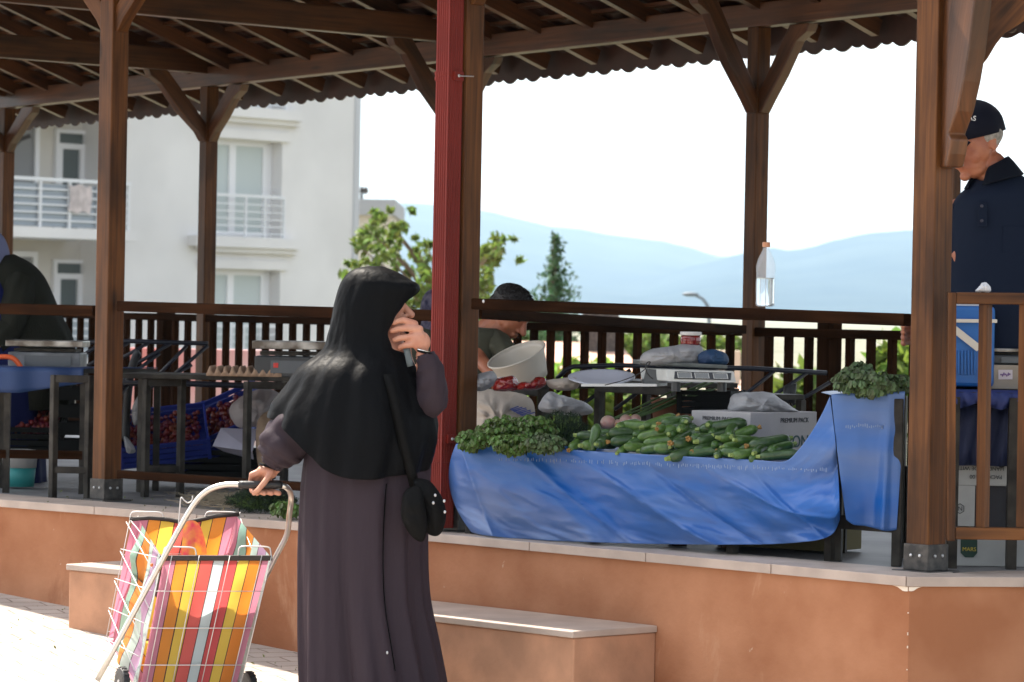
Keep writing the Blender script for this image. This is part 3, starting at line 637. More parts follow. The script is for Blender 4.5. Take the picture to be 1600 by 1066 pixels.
# parked things and hoardings far left seen through balusters
MB_ = MB(); a, b_ = at(150, 640, 34), at(440, 548, 34); MB_.box(((a.x+b_.x)/2, 34, (a.z+b_.z)/2-1), (b_.x-a.x, .3, b_.z-a.z+2)); tag(MB_.build('boundary_wall', mat('pink_white_wall', (.62, .50, .50), .8, var=.5, vscale=.8, var_col=(.62, .2, .18))), 'pinkish boundary wall seen between the left balusters', 'wall')
# street lamp
lp = thing('street_lamp', 'slim grey street lamp with a curved arm against the mountains', 'street lamp', at(1106, 560, 90))
mb = MB(); mb.tube([V((at(1108, 500, 90).x, 90, -3.5)), at(1108, 500, 90), at(1106, 478, 90), at(1098, 467, 90), at(1086, 461, 90)], [.07, .05, .045, .04, .04], 8); mb.build('pole', mat('grey_metal', (.16, .19, .22), .6), lp)
MB().ell(at(1079, 460, 90), (.22, .1, .06)).build('lamp_head', mat('lamp_grey', (.14, .17, .2), .6), lp, smooth=True)
# ============================================================ PEOPLE
M_SKIN = mat('skin', (.50, .25, .165), .5, bump=.12, bscale=120, var=.22, vscale=18, var_col=(.44, .18, .11), bdist=.002)
M_SKIND = mat('tanned_skin', (.40, .15, .075), .5, bump=.2, bscale=110, var=.3, vscale=16, var_col=(.30, .095, .05), bdist=.003)
M_BLACK = mat('black_crepe', (.0042, .0044, .0050), .5, spec=.06, bump=.6, bscale=7, bdist=.03, stretch=(1, 1, .55))
M_COAT = mat('plum_coat', (.038, .028, .035), .65, spec=.08, bump=.45, bscale=8, bdist=.03, stretch=(1.6, 1.6, .3))
M_NAVY = mat('navy_pique', (.0065, .0115, .026), .85, spec=.15, bump=.4, bscale=300, bdist=.001)
M_HAIR = mat('black_hair', (.012, .009, .008), .5, bump=1, bscale=90)
M_GREY = mat('grey_hair', (.38, .35, .31), .6, bump=1, bscale=160, var=.5, vscale=60, bdist=.006)
M_EYE = mat('eye', (.02, .015, .012), .15)
def basis(fwd, up):
    f = V(fwd).normalized(); r = f.cross(V(up)).normalized(); u = r.cross(f); return Matrix((r, f, u)).transposed(), r, f, u
def head(mb, c, fwd, up, k=1., nose=1.):
    M, r, f, u = basis(fwd, up); c = V(c)
    def e(x, y, z, a, b, d): mb.ell(c+(r*x+f*y+u*z)*k, (a*k, b*k, d*k), 18, 12, M)
    def cp(p, q, r0, r1): mb.cap(c+(r*p[0]+f*p[1]+u*p[2])*k, c+(r*q[0]+f*q[1]+u*q[2])*k, r0*k, r1*k)
    e(0, -.012, .03, .076, .094, .084); e(0, .028, -.008, .063, .066, .086); e(0, .03, -.06, .052, .056, .05); e(0, .060, -.058, .031, .033, .034)
    e(0, .073, -.098, .020, .018, .017); e(0, .02, -.085, .05, .055, .03)
    cp((0, .085, .018), (0, .118*nose, -.022), .010, .0135); e(.013, .098, -.028, .009, .011, .008); e(-.013, .098, -.028, .009, .011, .008)
    cp((-.036, .070, .030), (.036, .070, .030), .012, .012); cp((-.02, .086, .034), (.02, .086, .034), .009, .009)
    for s_ in (-1, 1):
        e(.032*s_, .048, -.032, .030, .028, .034); e(.028*s_, .02, -.01, .044, .05, .062); e(.036*s_, .052, .012, .026, .022, .026); e(.074*s_, -.012, -.008, .007, .016, .028); e(.078*s_, -.017, .006, .006, .012, .014)
    cp((-.015, .090, -.052), (.015, .090, -.052), .0065, .0065); cp((-.013, .089, -.063), (.013, .089, -.063), .0075, .0075)
    cp((0, -.02, -.06), (0, -.04, -.17), .052, .058)
    return c, r*k, f*k, u*k
def eyes(parent, c, r, f, u):
    for s_ in (-1, 1):
        mb = MB(); mb.ell(c+r*.031*s_+f*.074+u*.012, (.011, .011, .008)); mb.build('eye', M_EYE, parent, smooth=True)
def finger(mb, pts, r0=.0095, r1=.0075):
    for i in range(len(pts)-1):
        a = r0+(r1-r0)*i/(len(pts)-1); b = r0+(r1-r0)*(i+1)/(len(pts)-1); mb.cap(pts[i], pts[i+1], a, b, 10)

# ---- woman in black --------------------------------------------------------
YW = 12.6
def w(x, y, dy=0.): return at(x, y, YW+dy)
wg = gz((w(585, 1100).x, YW))
wm = thing('person', 'woman in black headscarf and plum coat, hand over mouth, pulling a shopping trolley', 'person', V((w(585, 1100).x, YW, wg)))
mb = MB(); hc = w(590, 480)
c_, r_h, f_h, u_h = head(mb, hc, (1, -.14, -.02), (0, 0, 1), 1.04, 1.02)
mb.ell(w(580, 600), (.17, .12, .22)); mb.ell(w(575, 720), (.17, .14, .30)); mb.ell(w(575, 830), (.2, .16, .22))
mb.cap(w(585, 545), w(582, 590), .055, .075)
# legs
mb.cap(w(548, 850), w(540, 1110), .10, .045); mb.cap(w(610, 850), w(618, 1110), .10, .045)
# right arm (near side) down to the trolley handle
sh, el, wr = w(505, 590, -.02), w(445, 685, -.02), w(430, 729, -.03)
mb.cap(sh, el, .05, .042); mb.cap(el, wr, .042, .027)
hy = -.045       # trolley bar depth offset
kn = [w(394, 742, hy+.012), w(403, 742, hy+.022), w(412, 743, hy+.030), w(421, 745, hy+.034)]
for k_ in kn: mb.cap(wr+(k_-wr)*.18, k_, .017, .0125)
mb.ell(wr.lerp(kn[1], .5)+V((0, -.004, .002)), (.036, .032, .020)); mb.ell(wr.lerp(kn[2], .6)+V((.004, -.01, -.006)), (.03, .026, .02))
for i, k_ in enumerate(kn):
    bx = [396, 405, 414, 424][i]; L = [1, 1.02, .98, .85][i]
    p1 = w(bx-4, 753, hy+.034); p2 = w(bx-2, 767, hy+.020); p3 = w(bx+6+i*2, 771, hy-.010*L)
    finger(mb, [k_, p1, p2, p3], .0118, .0098)
th0 = w(424, 738, hy-.012); finger(mb, [th0, w(414, 753, hy-.030), w(404, 765, hy-.034), w(397, 771, hy-.022)], .0125, .0092)
# left arm raised, hand over the mouth
shl, ell_, wrl = w(655, 590, .03), w(670, 618, -.05), w(661, 556, -.09)
mb.cap(shl, ell_, .05, .042); mb.cap(ell_, wrl, .042, .027)
hyl = -.10
K = [w(648, 506, hyl+.01), w(656, 514, hyl+.0), w(659, 525, hyl-.004), w(657, 537, hyl+.0)]
for k_ in K: mb.cap(wrl+(k_-wrl)*.1, k_, .018, .012)
mb.ell(wrl.lerp(K[1], .5), (.034, .019, .040)); mb.ell(w(654, 532, hyl), (.032, .018, .036))
mids = [w(631, 500, hyl+.012), w(636, 513, hyl+.002), w(638, 527, hyl), w(640, 539, hyl+.002)]
tips_ = [w(616, 505, hyl+.03), w(613, 517, hyl+.022), w(617, 531, hyl+.02), w(625, 543, hyl+.02)]
for i in range(4): finger(mb, [K[i], mids[i], mids[i].lerp(tips_[i], .55)+V((0, -.002, .003)), tips_[i]], .0135, .0105)
finger(mb, [w(660, 548, hyl+.03), w(643, 533, hyl+.045), w(628, 521, hyl+.05)], .012, .009)
body = mb.build('body', M_SKIN, wm, remesh=.0034, smoothit=4)
eyes(body, c_, r_h, f_h, u_h)
mb = MB(); 
for s_ in (-1, 1): mb.cap(hc+r_h*.014*s_+f_h*.082+u_h*.036, hc+r_h*.048*s_+f_h*.066+u_h*.034, .004, .003, 6)
mb.build('eyebrow', M_HAIR, wm)
# long coat
def loft(mb, rings, Yc, n_=96, fold=None, a0=0., close=True, alpha=None, sub=6, sagx=False):
    """rings: (y_left, y_right, x_left, x_right, depth radius, sag, centre dy); smooth interpolation between rings"""
    P = []; R = []
    for i in range(len(rings)-1):
        r0 = rings[max(i-1, 0)]; r1 = rings[i]; r2 = rings[i+1]; r3 = rings[min(i+2, len(rings)-1)]
        for k in range(sub):
            t = k/sub; R.append([.5*((2*b)+(-a+c)*t+(2*a-5*b+4*c-d)*t*t+(-a+3*b-3*c+d)*t**3) for a, b, c, d in zip(r0, r1, r2, r3)])
    R.append(list(rings[-1]))
    for i, q in enumerate(R):
        v = i/(len(R)-1); L = at(q[2], q[0], Yc); Rr = at(q[3], q[1], Yc); c = (L+Rr)/2+V((0, q[6] if len(q) > 6 else 0, 0)); hx = (Rr-L)/2; row = []
        al = alpha(v) if alpha else 0.
        for j in range(n_+(0 if close else 1)):
            ph = a0+al+(2*math.pi-2*al)*j/n_ if not close else 2*math.pi*j/n_
            k = 1+(fold(ph, v) if fold else 0)
            p = c+(hx*math.cos(ph)+V((0, -q[4], 0))*math.sin(ph))*k
            if len(q) > 5 and q[5]: p += V((0, 0, -q[5]*max(0, math.sin(ph))**((1.9-1.6*math.cos(ph)) if sagx else .8)))
            row.append(p)
        P.append(row)
    mb.grid(P, close=close); return P
def cfold(ph, v):
    g = 1.2*max(0, v-.06)**.9
    f = .06*math.sin(5*ph+1.2*v+.4)+.045*math.sin(9*ph-2.2*v+1.9)+.028*math.sin(15*ph+3*v)+.012*math.sin(27*ph-2*v)
    f += .05*nz((math.cos(ph)*1.6, math.sin(ph)*1.6, v*1.3), 1, 5)
    return g*f*1.15-.06*g*math.exp(-((ph-1.18+.10*v)/.085)**2)-.045*g*math.exp(-((ph-1.02)/.06)**2)+.05*g*math.exp(-((ph-1.45+.25*v)/.12)**2)
mb = MB()
P = loft(mb, [(590, 590, 515, 668, .12), (640, 640, 497, 676, .15), (700, 700, 479, 671, .18), (760, 760, 472, 666, .20), (850, 850, 469, 661, .21), (930, 930, 470, 663, .22), (1000, 1000, 471, 676, .235), (1066, 1066, 472, 689, .25), (1116, 1116, 470, 698, .27)], YW, 220, cfold, sub=9)
coat = mb.build('coat', M_COAT, wm, smooth=True, solid=.004)
zp = []
for r_ in P[26:]: zp.append(r_[int(220*(1.18/6.283))]+V((.002, -.006, 0)))
MB().tube(zp[:34], .0022, 6).build('zip', M_BLACK, coat); MB().ell(w(605, 1020, -.25), (.004, .003, .006)).build('zip_pull', M_BOLT, coat)
# sleeves
def sleeve(px, parent, nm='sleeve', mtl=None, seed=0, amp=.09):
    """px: (point, radius) list along the arm, wrinkled tube"""
    mb = MB(); P = []; n_ = 40; pts = px; m = []
    for i in range(len(pts)-1):
        for k in range(8): t = k/8; m.append((pts[i][0].lerp(pts[i+1][0], t), pts[i][1]+(pts[i+1][1]-pts[i][1])*(t*t*(3-2*t))))
    m.append(pts[-1])
    for i, (p, r) in enumerate(m):
        d = (m[min(i+1, len(m)-1)][0]-m[max(i-1, 0)][0]).normalized(); a = d.cross(V((0, 1, 0))).normalized(); b = a.cross(d)
        row = []
        for j in range(n_):
            ph = 2*math.pi*j/n_; k = 1+amp*nz((math.cos(ph)*1.3, math.sin(ph)*1.3, i*.16), 1, seed)+amp*.8*math.sin(i*.75+3*math.cos(ph+seed))*.5+amp*.5*math.sin(7*ph+i*.3)
            row.append(p+(a*math.cos(ph)+b*math.sin(ph))*r*k)
        P.append(row)
    mb.grid(P, close=True); return mb.build(nm, mtl or M_COAT, parent, smooth=True, solid=.003)
sleeve([(w(515, 600, -.03), .075), (w(478, 645, -.03), .085), (w(455, 678, -.04), .088), (w(440, 698, -.045), .088), (w(432, 712, -.04), .070), (w(426, 723, -.035), .044), (w(422, 729, -.035), .034)], coat, seed=2, amp=.07)
sleeve([(w(648, 595, .0), .065), (w(664, 628, -.03), .066), (w(672, 625, -.06), .062), (w(674, 602, -.075), .055), (w(672, 578, -.085), .048), (w(667, 562, -.09), .038), (w(664, 553, -.09), .033)], coat, seed=6, amp=.06)
MB().tube([w(417, 733, -.064)+V((.034*math.cos(t)*1.1, .03*math.sin(t), -.012*math.cos(t))) for t in [k*math.pi/8 for k in range(17)]][:0] or [w(419+14*math.cos(t)*.9, 729-4*math.cos(t)*-1, -.035+.032*math.sin(t)) for t in [k*math.pi/8 for k in range(17)]], .0045, 6).build('cuff', M_BLACK, coat)
MB().tube([w(665+13*math.cos(t), 551+3*math.cos(t), -.09+.032*math.sin(t)) for t in [k*math.pi/8 for k in range(17)]], .0045, 6).build('cuff', M_BLACK, coat)
# black cape-like headscarf (khimar)
def kfold(ph, v):
    g = max(0, v-.30)/.7
    f = g*(.05*math.sin(4*ph+2.5*v)+.035*math.sin(7*ph+1-3*v)+.028*math.sin(11*ph+2+4*v)+.014*math.sin(19*ph-3*v))+.02*abs(nz((math.cos(ph)*5, math.sin(ph)*5, v*9), 1, 21))
    f += .035*math.sin(math.pi*min(1, v/.6))*nz((math.cos(ph)*2.2, math.sin(ph)*2.2, v*4), 1, 9)
    f -= .05*math.exp(-((ph-2.35+.6*v)/.16)**2)*math.exp(-((v-.22)/.16)**2)
    f -= .045*math.exp(-((ph-1.5)/.2)**2)*math.exp(-((v-.36)/.1)**2)
    return f
rings = [(417, 417, 575, 597, .02, 0, 0), (422, 427, 553, 622, .06, 0, 0), (433, 438, 540, 640, .085, 0, 0), (447, 449, 531, 655, .10, 0, 0), (472, 474, 523, 644, .105, 0, 0), (498, 500, 519, 634, .108, 0, 0), (520, 521, 515, 630, .11, 0, 0), (540, 543, 511, 632, .12, 0, 0), (554, 562, 501, 642, .14, 0, 0), (577, 590, 472, 656, .185, .0, 0), (606, 620, 454, 668, .215, .02, 0), (630, 655, 437, 680, .235, .06, 0), (645, 672, 431, 680, .245, .11, 0), (654, 690, 428, 673, .25, .165, 0)]
NR = len(rings)-1
def kalpha(v):
    i = v*NR; tab = [0, 0, 0, 0, .62, .80, .92, .80, .0, 0, 0, 0, 0, 0]
    k = min(int(i), NR-1); t = i-k; t = t*t*(3-2*t); return tab[k]+(tab[k+1]-tab[k])*t
mb = MB(); PK = loft(mb, rings, YW, 200, kfold, close=False, alpha=kalpha, sub=10, sagx=True)
mb.build('headscarf', M_BLACK, wm, smooth=True, solid=.005, merge=False)
# dark under-cap and the coat's hanging back panel
mb = MB(); mb.ell(hc+V((-.02, 0, .0)), (.105, .092, .112)); mb.cap(w(588, 535), w(582, 585), .075, .10); mb.build('under_scarf', M_BLACK, wm, smooth=True)
for x in (545, 620):
    mb = MB(); c = w(x, 1105); c.z = wg; mb.ell(c+V((.04, -.03, .045)), (.13, .045, .045)); mb.box(c+V((.03, -.03, .012)), (.24, .085, .022)); mb.build('shoe', M_BLACK, wm, smooth=True, remesh=.006, smoothit=4)
# bracelet
MB().tube([w(662+12*math.cos(t), 548+3*math.cos(t), -.092+.030*math.sin(t)) for t in [k*math.pi/8 for k in range(17)]], .003, 6).build('bracelet', mat('silver', (.7, .7, .7), .2, metal=1), wm)
# tissue / phone held in the raised hand
mb = MB(); mb.grid([[w(630+3.2*j+1.6*i, 544+7.5*i-j, -.085+.006*math.sin(i*2+j*1.7)) for j in range(4)] for i in range(5)]); tag(mb.build('tissue', mat('grey_cloth', (.12, .145, .15), .8), smooth=True, solid=.003), 'small crumpled grey tissue held in the raised hand at her mouth', 'tissue')
# shoulder bag
bag = thing('shoulder_bag', 'black fabric shoulder bag with silver zip pulls hanging at the woman\'s hip', 'bag', w(662, 850, -.2))
def pouch(mb, outline, Yc, th, k=.35, seed=0, center=None):
    """puffy flat bag from an outline in picture pixels"""
    n_ = len(outline); cx = sum(p[0] for p in outline)/n_; cy = sum(p[1] for p in outline)/n_; rows = []
    for s_ in (-1, 1):
        for t in ([0, .25, .5, .75, .92, 1] if s_ < 0 else [.92, .75, .5, .25, 0]):
            row = []
            for x, y in outline:
                X, Y_ = cx+(x-cx)*t, cy+(y-cy)*t; d = th*(1-t**3)*(1+.35*nz((X*.05, Y_*.05, s_), 1, seed)); row.append(at(X, Y_, Yc)+V((0, s_*d, 0)))
            rows.append(row)
    mb.grid(rows, close=True)
def smooth_poly(p, n_=6):
    out = []
    for i in range(len(p)):
        a, b, c, d = p[i-1], p[i], p[(i+1) % len(p)], p[(i+2) % len(p)]
        for k in range(n_):
            t = k/n_; out.append(tuple(.5*((2*b[q])+(-a[q]+c[q])*t+(2*a[q]-5*b[q]+4*c[q]-d[q])*t*t+(-a[q]+3*b[q]-3*c[q]+d[q])*t**3) for q in (0, 1)))
    return out
M_BAG = mat('black_bag', (.005, .005, .005), .6, spec=.08, bump=.5, bscale=14, bdist=.02)
mb = MB(); pouch(mb, smooth_poly([(634, 766), (656, 760), (664, 790), (668, 825), (661, 846), (645, 840), (629, 815), (627, 790)]), YW-.27, .028, seed=1); mb.build('pocket', M_BAG, bag, smooth=True)
mb = MB(); pouch(mb, smooth_poly([(645, 752), (668, 750), (684, 766), (694, 785), (697, 808), (690, 832), (678, 838), (664, 828), (655, 790)]), YW-.22, .035, seed=4); mb.build('pocket', M_BAG, bag, smooth=True)
for x, y in ((680, 774), (677, 786), (694, 783), (695, 800)):
    MB().ell(at(x, y, YW-.262), (.005, .004, .006)).build('zip_pull', M_BOLT, bag)
mb = MB(); sp = [(607, 585), (613, 615), (621, 650), (632, 700), (643, 740), (650, 768)]; rows = []
def surf_y(x, y):
    best = 0
    for r_ in PK:
        for p in r_[::4]:
            q = proj(p)
            if abs(q[0]-x) < 7 and abs(q[1]-y) < 7: best = min(best, p.y-YW)
    return best
for x, y in sp: dy = min(surf_y(x, y), -.15)-.014; rows.append([w(x-8, y, dy), w(x, y-.5, dy-.004), w(x+8, y-1, dy)])
mb.grid(rows); mb.build('strap', M_BAG, bag, smooth=True, solid=.004)

# ---- old man on the right ---------------------------------------------------
YM = 12.62
def q_(x, y, dy=0.): return at(x, y, YM+dy)
mn = thing('person', 'elderly man in a navy cap and navy polo shirt standing behind the right corner post', 'person', V((q_(1560, 800).x, YM, .0)))
mb = MB(); c = q_(1524, 224); c_, rr, ff, uu = head(mb, c, (-.80, -.52, -.24), (-.12, 0, 1), 1.09, 1.05)
mb.cap(q_(1548, 262, .01), q_(1556, 310, .02), .062, .075)
mb.ell(q_(1565, 400), (.20, .12, .26)); mb.ell(q_(1565, 560), (.18, .12, .25)); mb.cap(q_(1540, 600), V((q_(1540, 600).x, YM, .08)), .11, .05); mb.cap(q_(1595, 600), V((q_(1595, 600).x, YM, .08)), .11, .05)
# arm to the corner post: hand wraps round its left edge
sh, el, wr = q_(1500, 330, .05), q_(1462, 470, .12), q_(1438, 528, .12)
mb.cap(sh, el, .05, .042); mb.cap(el, wr, .04, .028)
mb.ell(q_(1424, 520, .10), (.035, .02, .045))
for i in range(4): finger(mb, [q_(1420, 508+9*i, .09), q_(1411, 509+9*i, .05), q_(1412, 511+9*i, -.22+.2)], .0115, .009)
finger(mb, [q_(1432, 512, .1), q_(1436, 500, .03), q_(1437, 492, .0)], .012, .009)
sh2 = q_(1640, 330, .05); mb.cap(sh2, q_(1660, 470, .0), .05, .042); mb.cap(q_(1660, 470, .0), q_(1650, 590, -.05), .042, .028)
mb.ell(q_(1650, 615, -.05), (.03, .02, .045))
for i in range(5): finger(mb, [q_(1640+5*i, 625, -.05), q_(1640+5*i, 645, -.055), q_(1642+5*i, 660, -.045)], .009, .007)
bm = mb.build('body', M_SKIND, mn, remesh=.0036, smoothit=6); eyes(bm, c_, rr, ff, uu)
# hair: sides and back, moustache
M, r1_, f1_, u1_ = basis((-.80, -.52, -.24), (-.12, 0, 1))
mb = MB(); mb.ell(c_-ff*.026+uu*.022, (.098, .078, .062), 22, 14, M)
for k in range(500):
    a = rnd.uniform(.25, math.pi-.25); z = rnd.uniform(-.045, .05); s_ = rnd.choice((-1, 1)); p = c_-ff*.030+uu*(z+.015)+rr*(.080*math.sin(a)*s_)+ff*(.088*math.cos(a)-.012)
    if (p-c_).dot(f1_) > .025: continue
    if k < 0: mb.tube([p, p+uu*.01], .001, 4)
mb.build('hair', M_GREY, mn)
mb = MB()
for k in range(160):
    x = rnd.uniform(-.03, .03); p = c_+rr*x+ff*(.104-abs(x)*.3)+uu*(-.047+rnd.uniform(-.006, .006)); mb.tube([p, p+rr*(.006*(1 if x > 0 else -1))-uu*.010+ff*.003], [.0014, .0005], 4)
mb.build('moustache', M_GREY, mn)
# cap
capo = MB(); rows = []
for i in range(9):
    t = i/8*math.pi*.5; row = []
    for j in range(40):
        ph = 2*math.pi*j/40; R = 1+.02*math.cos(6*ph)*math.sin(t)
        row.append(c_+uu*(.062+.084*math.cos(t))+(rr*.088*math.cos(ph)+ff*.100*math.sin(ph))*math.sin(t)*R-ff*.012-uu*.010*math.sin(t))
    rows.append(row)
rows.append([p-uu*.030-ff*.002 for p in rows[-1]]); capo.grid(rows, close=True)
M_CAP = mat('navy_cap', (.005, .006, .014), .8, spec=.15, bump=.3, bscale=200, bdist=.001)
cp_ = capo.build('cap', M_CAP, mn, smooth=True, solid=.004)
mb = MB(); P = []
for i in range(7):
    t = i/6; P.append([c_+ff*(.085+.075*t*(1-.35*(s/6)**2))+rr*(.078*s/6)*(1-.08*t)+uu*(.030-.030*t-.016*(s/6)**2) for s in range(-6, 7)])
mb.grid(P); mb.build('brim', M_CAP, cp_, smooth=True, solid=.004)
MB().ell(c_+uu*.135-ff*.012, (.008, .008, .004)).build('button', M_CAP, cp_)
tp = q_(1507, 187, -.112); text('lettering', 'SAS', .026, mat('white_thread', (.75, .75, .75), .7), cp_, tp, (.93, -.22, -.10), (-.1, .1, 1), shear=.25)
# polo shirt
def pfold(ph, v): return .03*math.sin(3*ph+6*v)+.035*nz((math.cos(ph)*2, math.sin(ph)*2, v*5), 1, 12)
mb = MB(); loft(mb, [(276, 262, 1525, 1580, .075, .03), (292, 278, 1512, 1600, .10, .015), (312, 302, 1492, 1625, .125, 0), (345, 330, 1482, 1650, .135, 0), (420, 420, 1482, 1652, .14, 0), (520, 520, 1484, 1646, .145, 0), (640, 640, 1488, 1640, .15, 0), (700, 700, 1490, 1640, .15, 0)], YM, 90, pfold)
shirt = mb.build('polo_shirt', M_NAVY, mn, smooth=True, solid=.004)
sleeve([(q_(1506, 325, .04), .075), (q_(1490, 380, .06), .078), (q_(1478, 425, .08), .072)], shirt, mtl=M_NAVY, seed=3, amp=.06)
sleeve([(q_(1636, 325, .04), .075), (q_(1652, 400, .02), .078), (q_(1658, 450, 0), .072)], shirt, mtl=M_NAVY, seed=5, amp=.06)
mb = MB(); loft(mb, [(272, 245, 1524, 1574, .062), (279, 253, 1517, 1582, .078), (296, 273, 1507, 1598, .113)], YM, 40, lambda ph, v: .03*math.sin(3*ph), a0=math.radians(138), close=False, alpha=lambda v: .30+.25*(1-v)); mb.build('collar', mat('dark_navy', (.004, .006, .012), .85, spec=.15), shirt, smooth=True, solid=.006)
mb = MB(); mb.box(q_(1535, 335, -.142), (.032, .006, .09)); mb.build('placket', M_NAVY, shirt, bevel=.002)
for y in (322, 345): MB().ell(q_(1534, y, -.149), (.006, .003, .006)).build('button', mat('dark_button', (.03, .03, .05), .3), shirt)
mb = MB(); mb.box(q_(1590, 375, -.141), (.11, .005, .10)); mb.build('pocket', M_NAVY, shirt, bevel=.002)
mb = MB()
for sx in (1540, 1595):
    a = q_(sx, 640); mb.cap(a, V((a.x, YM, .06)), .125, .085)
mb.ell(q_(1567, 640), (.2, .14, .12)); mb.build('trousers', mat('dark_trousers', (.02, .02, .025), .8), mn, remesh=.012, smoothit=3)
for sx in (1540, 1595):
    a = q_(sx, 640); mb = MB(); mb.ell(V((a.x-.02, YM-.05, .045)), (.05, .13, .045)); mb.build('shoe', M_BLACK, mn, smooth=True)

# ---- boy bending over the basin --------------------------------------------
YB = 15.3
def b_(x, y, dy=0.): return at(x, y, YB+dy)
by = thing('person', 'dark-haired boy in an olive T-shirt bending over a white basin behind the stall', 'person', V((b_(760, 700).x, YB, 0)))
mb = MB(); bc = b_(797, 489); c_, rr, ff, uu = head(mb, bc, (.62, -.45, -.62), (.45, -.1, .8), 1.0)
mb.ell(b_(745, 588), (.11, .10, .17)); mb.cap(b_(778, 512), b_(752, 545), .048, .055)
mb.cap(b_(768, 536, -.08), b_(798, 560, -.15), .036, .034); mb.cap(b_(800, 556, -.15), b_(798, 585, -.3), .036, .026)
mb.cap(b_(742, 528, -.05), b_(748, 560, -.12), .045, .038); mb.cap(b_(748, 560, -.12), b_(772, 588, -.28), .036, .026)
for hx, hy_ in ((800, 590), (776, 592)):
    mb.ell(b_(hx, hy_, -.33), (.035, .02, .03))
    for i in range(5): finger(mb, [b_(hx+(-8+4*i), hy_+3, -.34), b_(hx+(-7+4*i), hy_+11, -.36), b_(hx+(-5+4*i), hy_+17, -.35)], .008, .0065)
for sx in (735, 758): mb.cap(b_(sx, 620), V((b_(sx, 620).x, YB, .06)), .08, .045)
bb = mb.build('body', M_SKIND, by, remesh=.0045, smoothit=3); eyes(bb, c_, rr, ff, uu)
M, *_x = basis((.62, -.45, -.62), (.45, -.1, .8))
mb = MB(); mb.ell(c_-ff*.02+uu*.040, (.086, .104, .080), 20, 12, M); mb.ell(c_-ff*.055+uu*.0, (.078, .06, .08), 18, 10, M)
for k in range(700):
    v = V((rnd.gauss(0, 1), rnd.gauss(0, 1), abs(rnd.gauss(0, 1)))).normalized(); p = c_-ff*.02+uu*.04+M@V((v.x*.084, v.y*.102, v.z*.079)); mb.tube([p, p+(M@v)*.008+ff*.012], [.002, .0006], 4)
mb.build('hair', M_HAIR, by)
M_OLIVE = mat('olive_shirt', (.05, .05, .03), .85, bump=.2, bscale=60)
mb = MB(); loft(mb, [(512, 514, 745, 778, .085), (521, 522, 724, 790, .115), (547, 538, 712, 790, .13), (580, 580, 710, 788, .14), (640, 640, 712, 782, .14), (680, 680, 714, 780, .14)], YB, 70, pfold); ts = mb.build('t_shirt', M_OLIVE, by, smooth=True, solid=.004)
sleeve([(b_(768, 530, -.05), .052), (b_(782, 543, -.09), .056), (b_(794, 556, -.13), .052)], ts, mtl=M_OLIVE, seed=3); sleeve([(b_(738, 528, -.03), .055), (b_(739, 541, -.06), .06), (b_(744, 556, -.1), .055)], ts, mtl=M_OLIVE, seed=3)
mb = MB(); [mb.cap(b_(sx, 660), V((b_(sx, 660).x, YB, .06)), .10, .07) for sx in (735, 758)]; mb.build('trousers', mat('dark_trousers', (.02, .02, .025), .8), by, smooth=True)

# ---- stooping stallholder, far left -----------------------------------------
YL = 17.05
def l_(x, y, dy=0.): return at(x, y, YL+dy)
lw = thing('person', 'stooping stallholder in a lavender headscarf and dark olive cardigan at the far left', 'person', V((l_(20, 700).x, YL, 0)))
mb = MB(); lc = l_(-22, 408); c_, rr, ff, uu = head(mb, lc, (-.75, -.5, -.45), (-.4, 0, .9), 1.0)
mb.ell(l_(10, 480), (.2, .14, .24)); mb.ell(l_(20, 600), (.18, .14, .25)); mb.cap(l_(-15, 430), l_(0, 460), .05, .08)
mb.cap(l_(30, 440, -.1), l_(20, 510, -.2), .05, .04); mb.cap(l_(20, 510, -.2), l_(-30, 560, -.3), .04, .027)
mb.ell(l_(-38, 566, -.32), (.035, .03, .02))
for i in range(5): finger(mb, [l_(-42-2*i, 562+3*i, -.33), l_(-52-2*i, 566+3*i, -.34), l_(-58-2*i, 572+3*i, -.33)], .008, .0065)
for sx in (5, 35): mb.cap(l_(sx, 640), V((l_(sx, 640).x, YL, .06)), .09, .05)
bl = mb.build('body', M_SKIN, lw, remesh=.005, smoothit=3); eyes(bl, c_, rr, ff, uu)
M_LAV = mat('lavender_scarf', (.15, .17, .30), .8, bump=.4, bscale=25, bdist=.01)
mb = MB(); loft(mb, [(359, 359, -30, -12, .03), (366, 368, -48, 3, .08), (385, 390, -58, 11, .11), (410, 415, -60, 13, .12), (430, 435, -55, 11, .12), (450, 452, -45, 4, .11), (480, 478, -30, -3, .09), (505, 500, -22, -12, .05)], YL-.03, 60, lambda ph, v: .05*math.sin(6*ph+5*v)+.05*nz((math.cos(ph), math.sin(ph), v*5), 1, 2)); mb.build('headscarf', M_LAV, lw, smooth=True, solid=.004)
M_CARD = mat('olive_cardigan', (.016, .017, .012), .9, spec=.2, bump=.5, bscale=50, stretch=(6, 6, .5))
def lf(ph, v): return .03*math.sin(9*ph+4*v)*v+.05*nz((math.cos(ph)*2, math.sin(ph)*2, v*3), 1, 3)
mb = MB(); loft(mb, [(404, 398, -6, 22, .07), (420, 412, -26, 48, .13), (440, 430, -40, 66, .16), (465, 455, -46, 80, .18), (500, 495, -48, 97, .19), (530, 528, -48, 112, .19), (575, 575, -45, 116, .19), (640, 640, -40, 112, .19)], YL, 90, lf, close=False, alpha=lambda v: 0)
card = mb.build('cardigan', M_CARD, lw, smooth=True, solid=.005)
sleeve([(l_(32, 436, -.1), .075), (l_(26, 475, -.17), .078), (l_(16, 512, -.21), .066), (l_(-8, 540, -.26), .05)], card, mtl=M_CARD, seed=4)
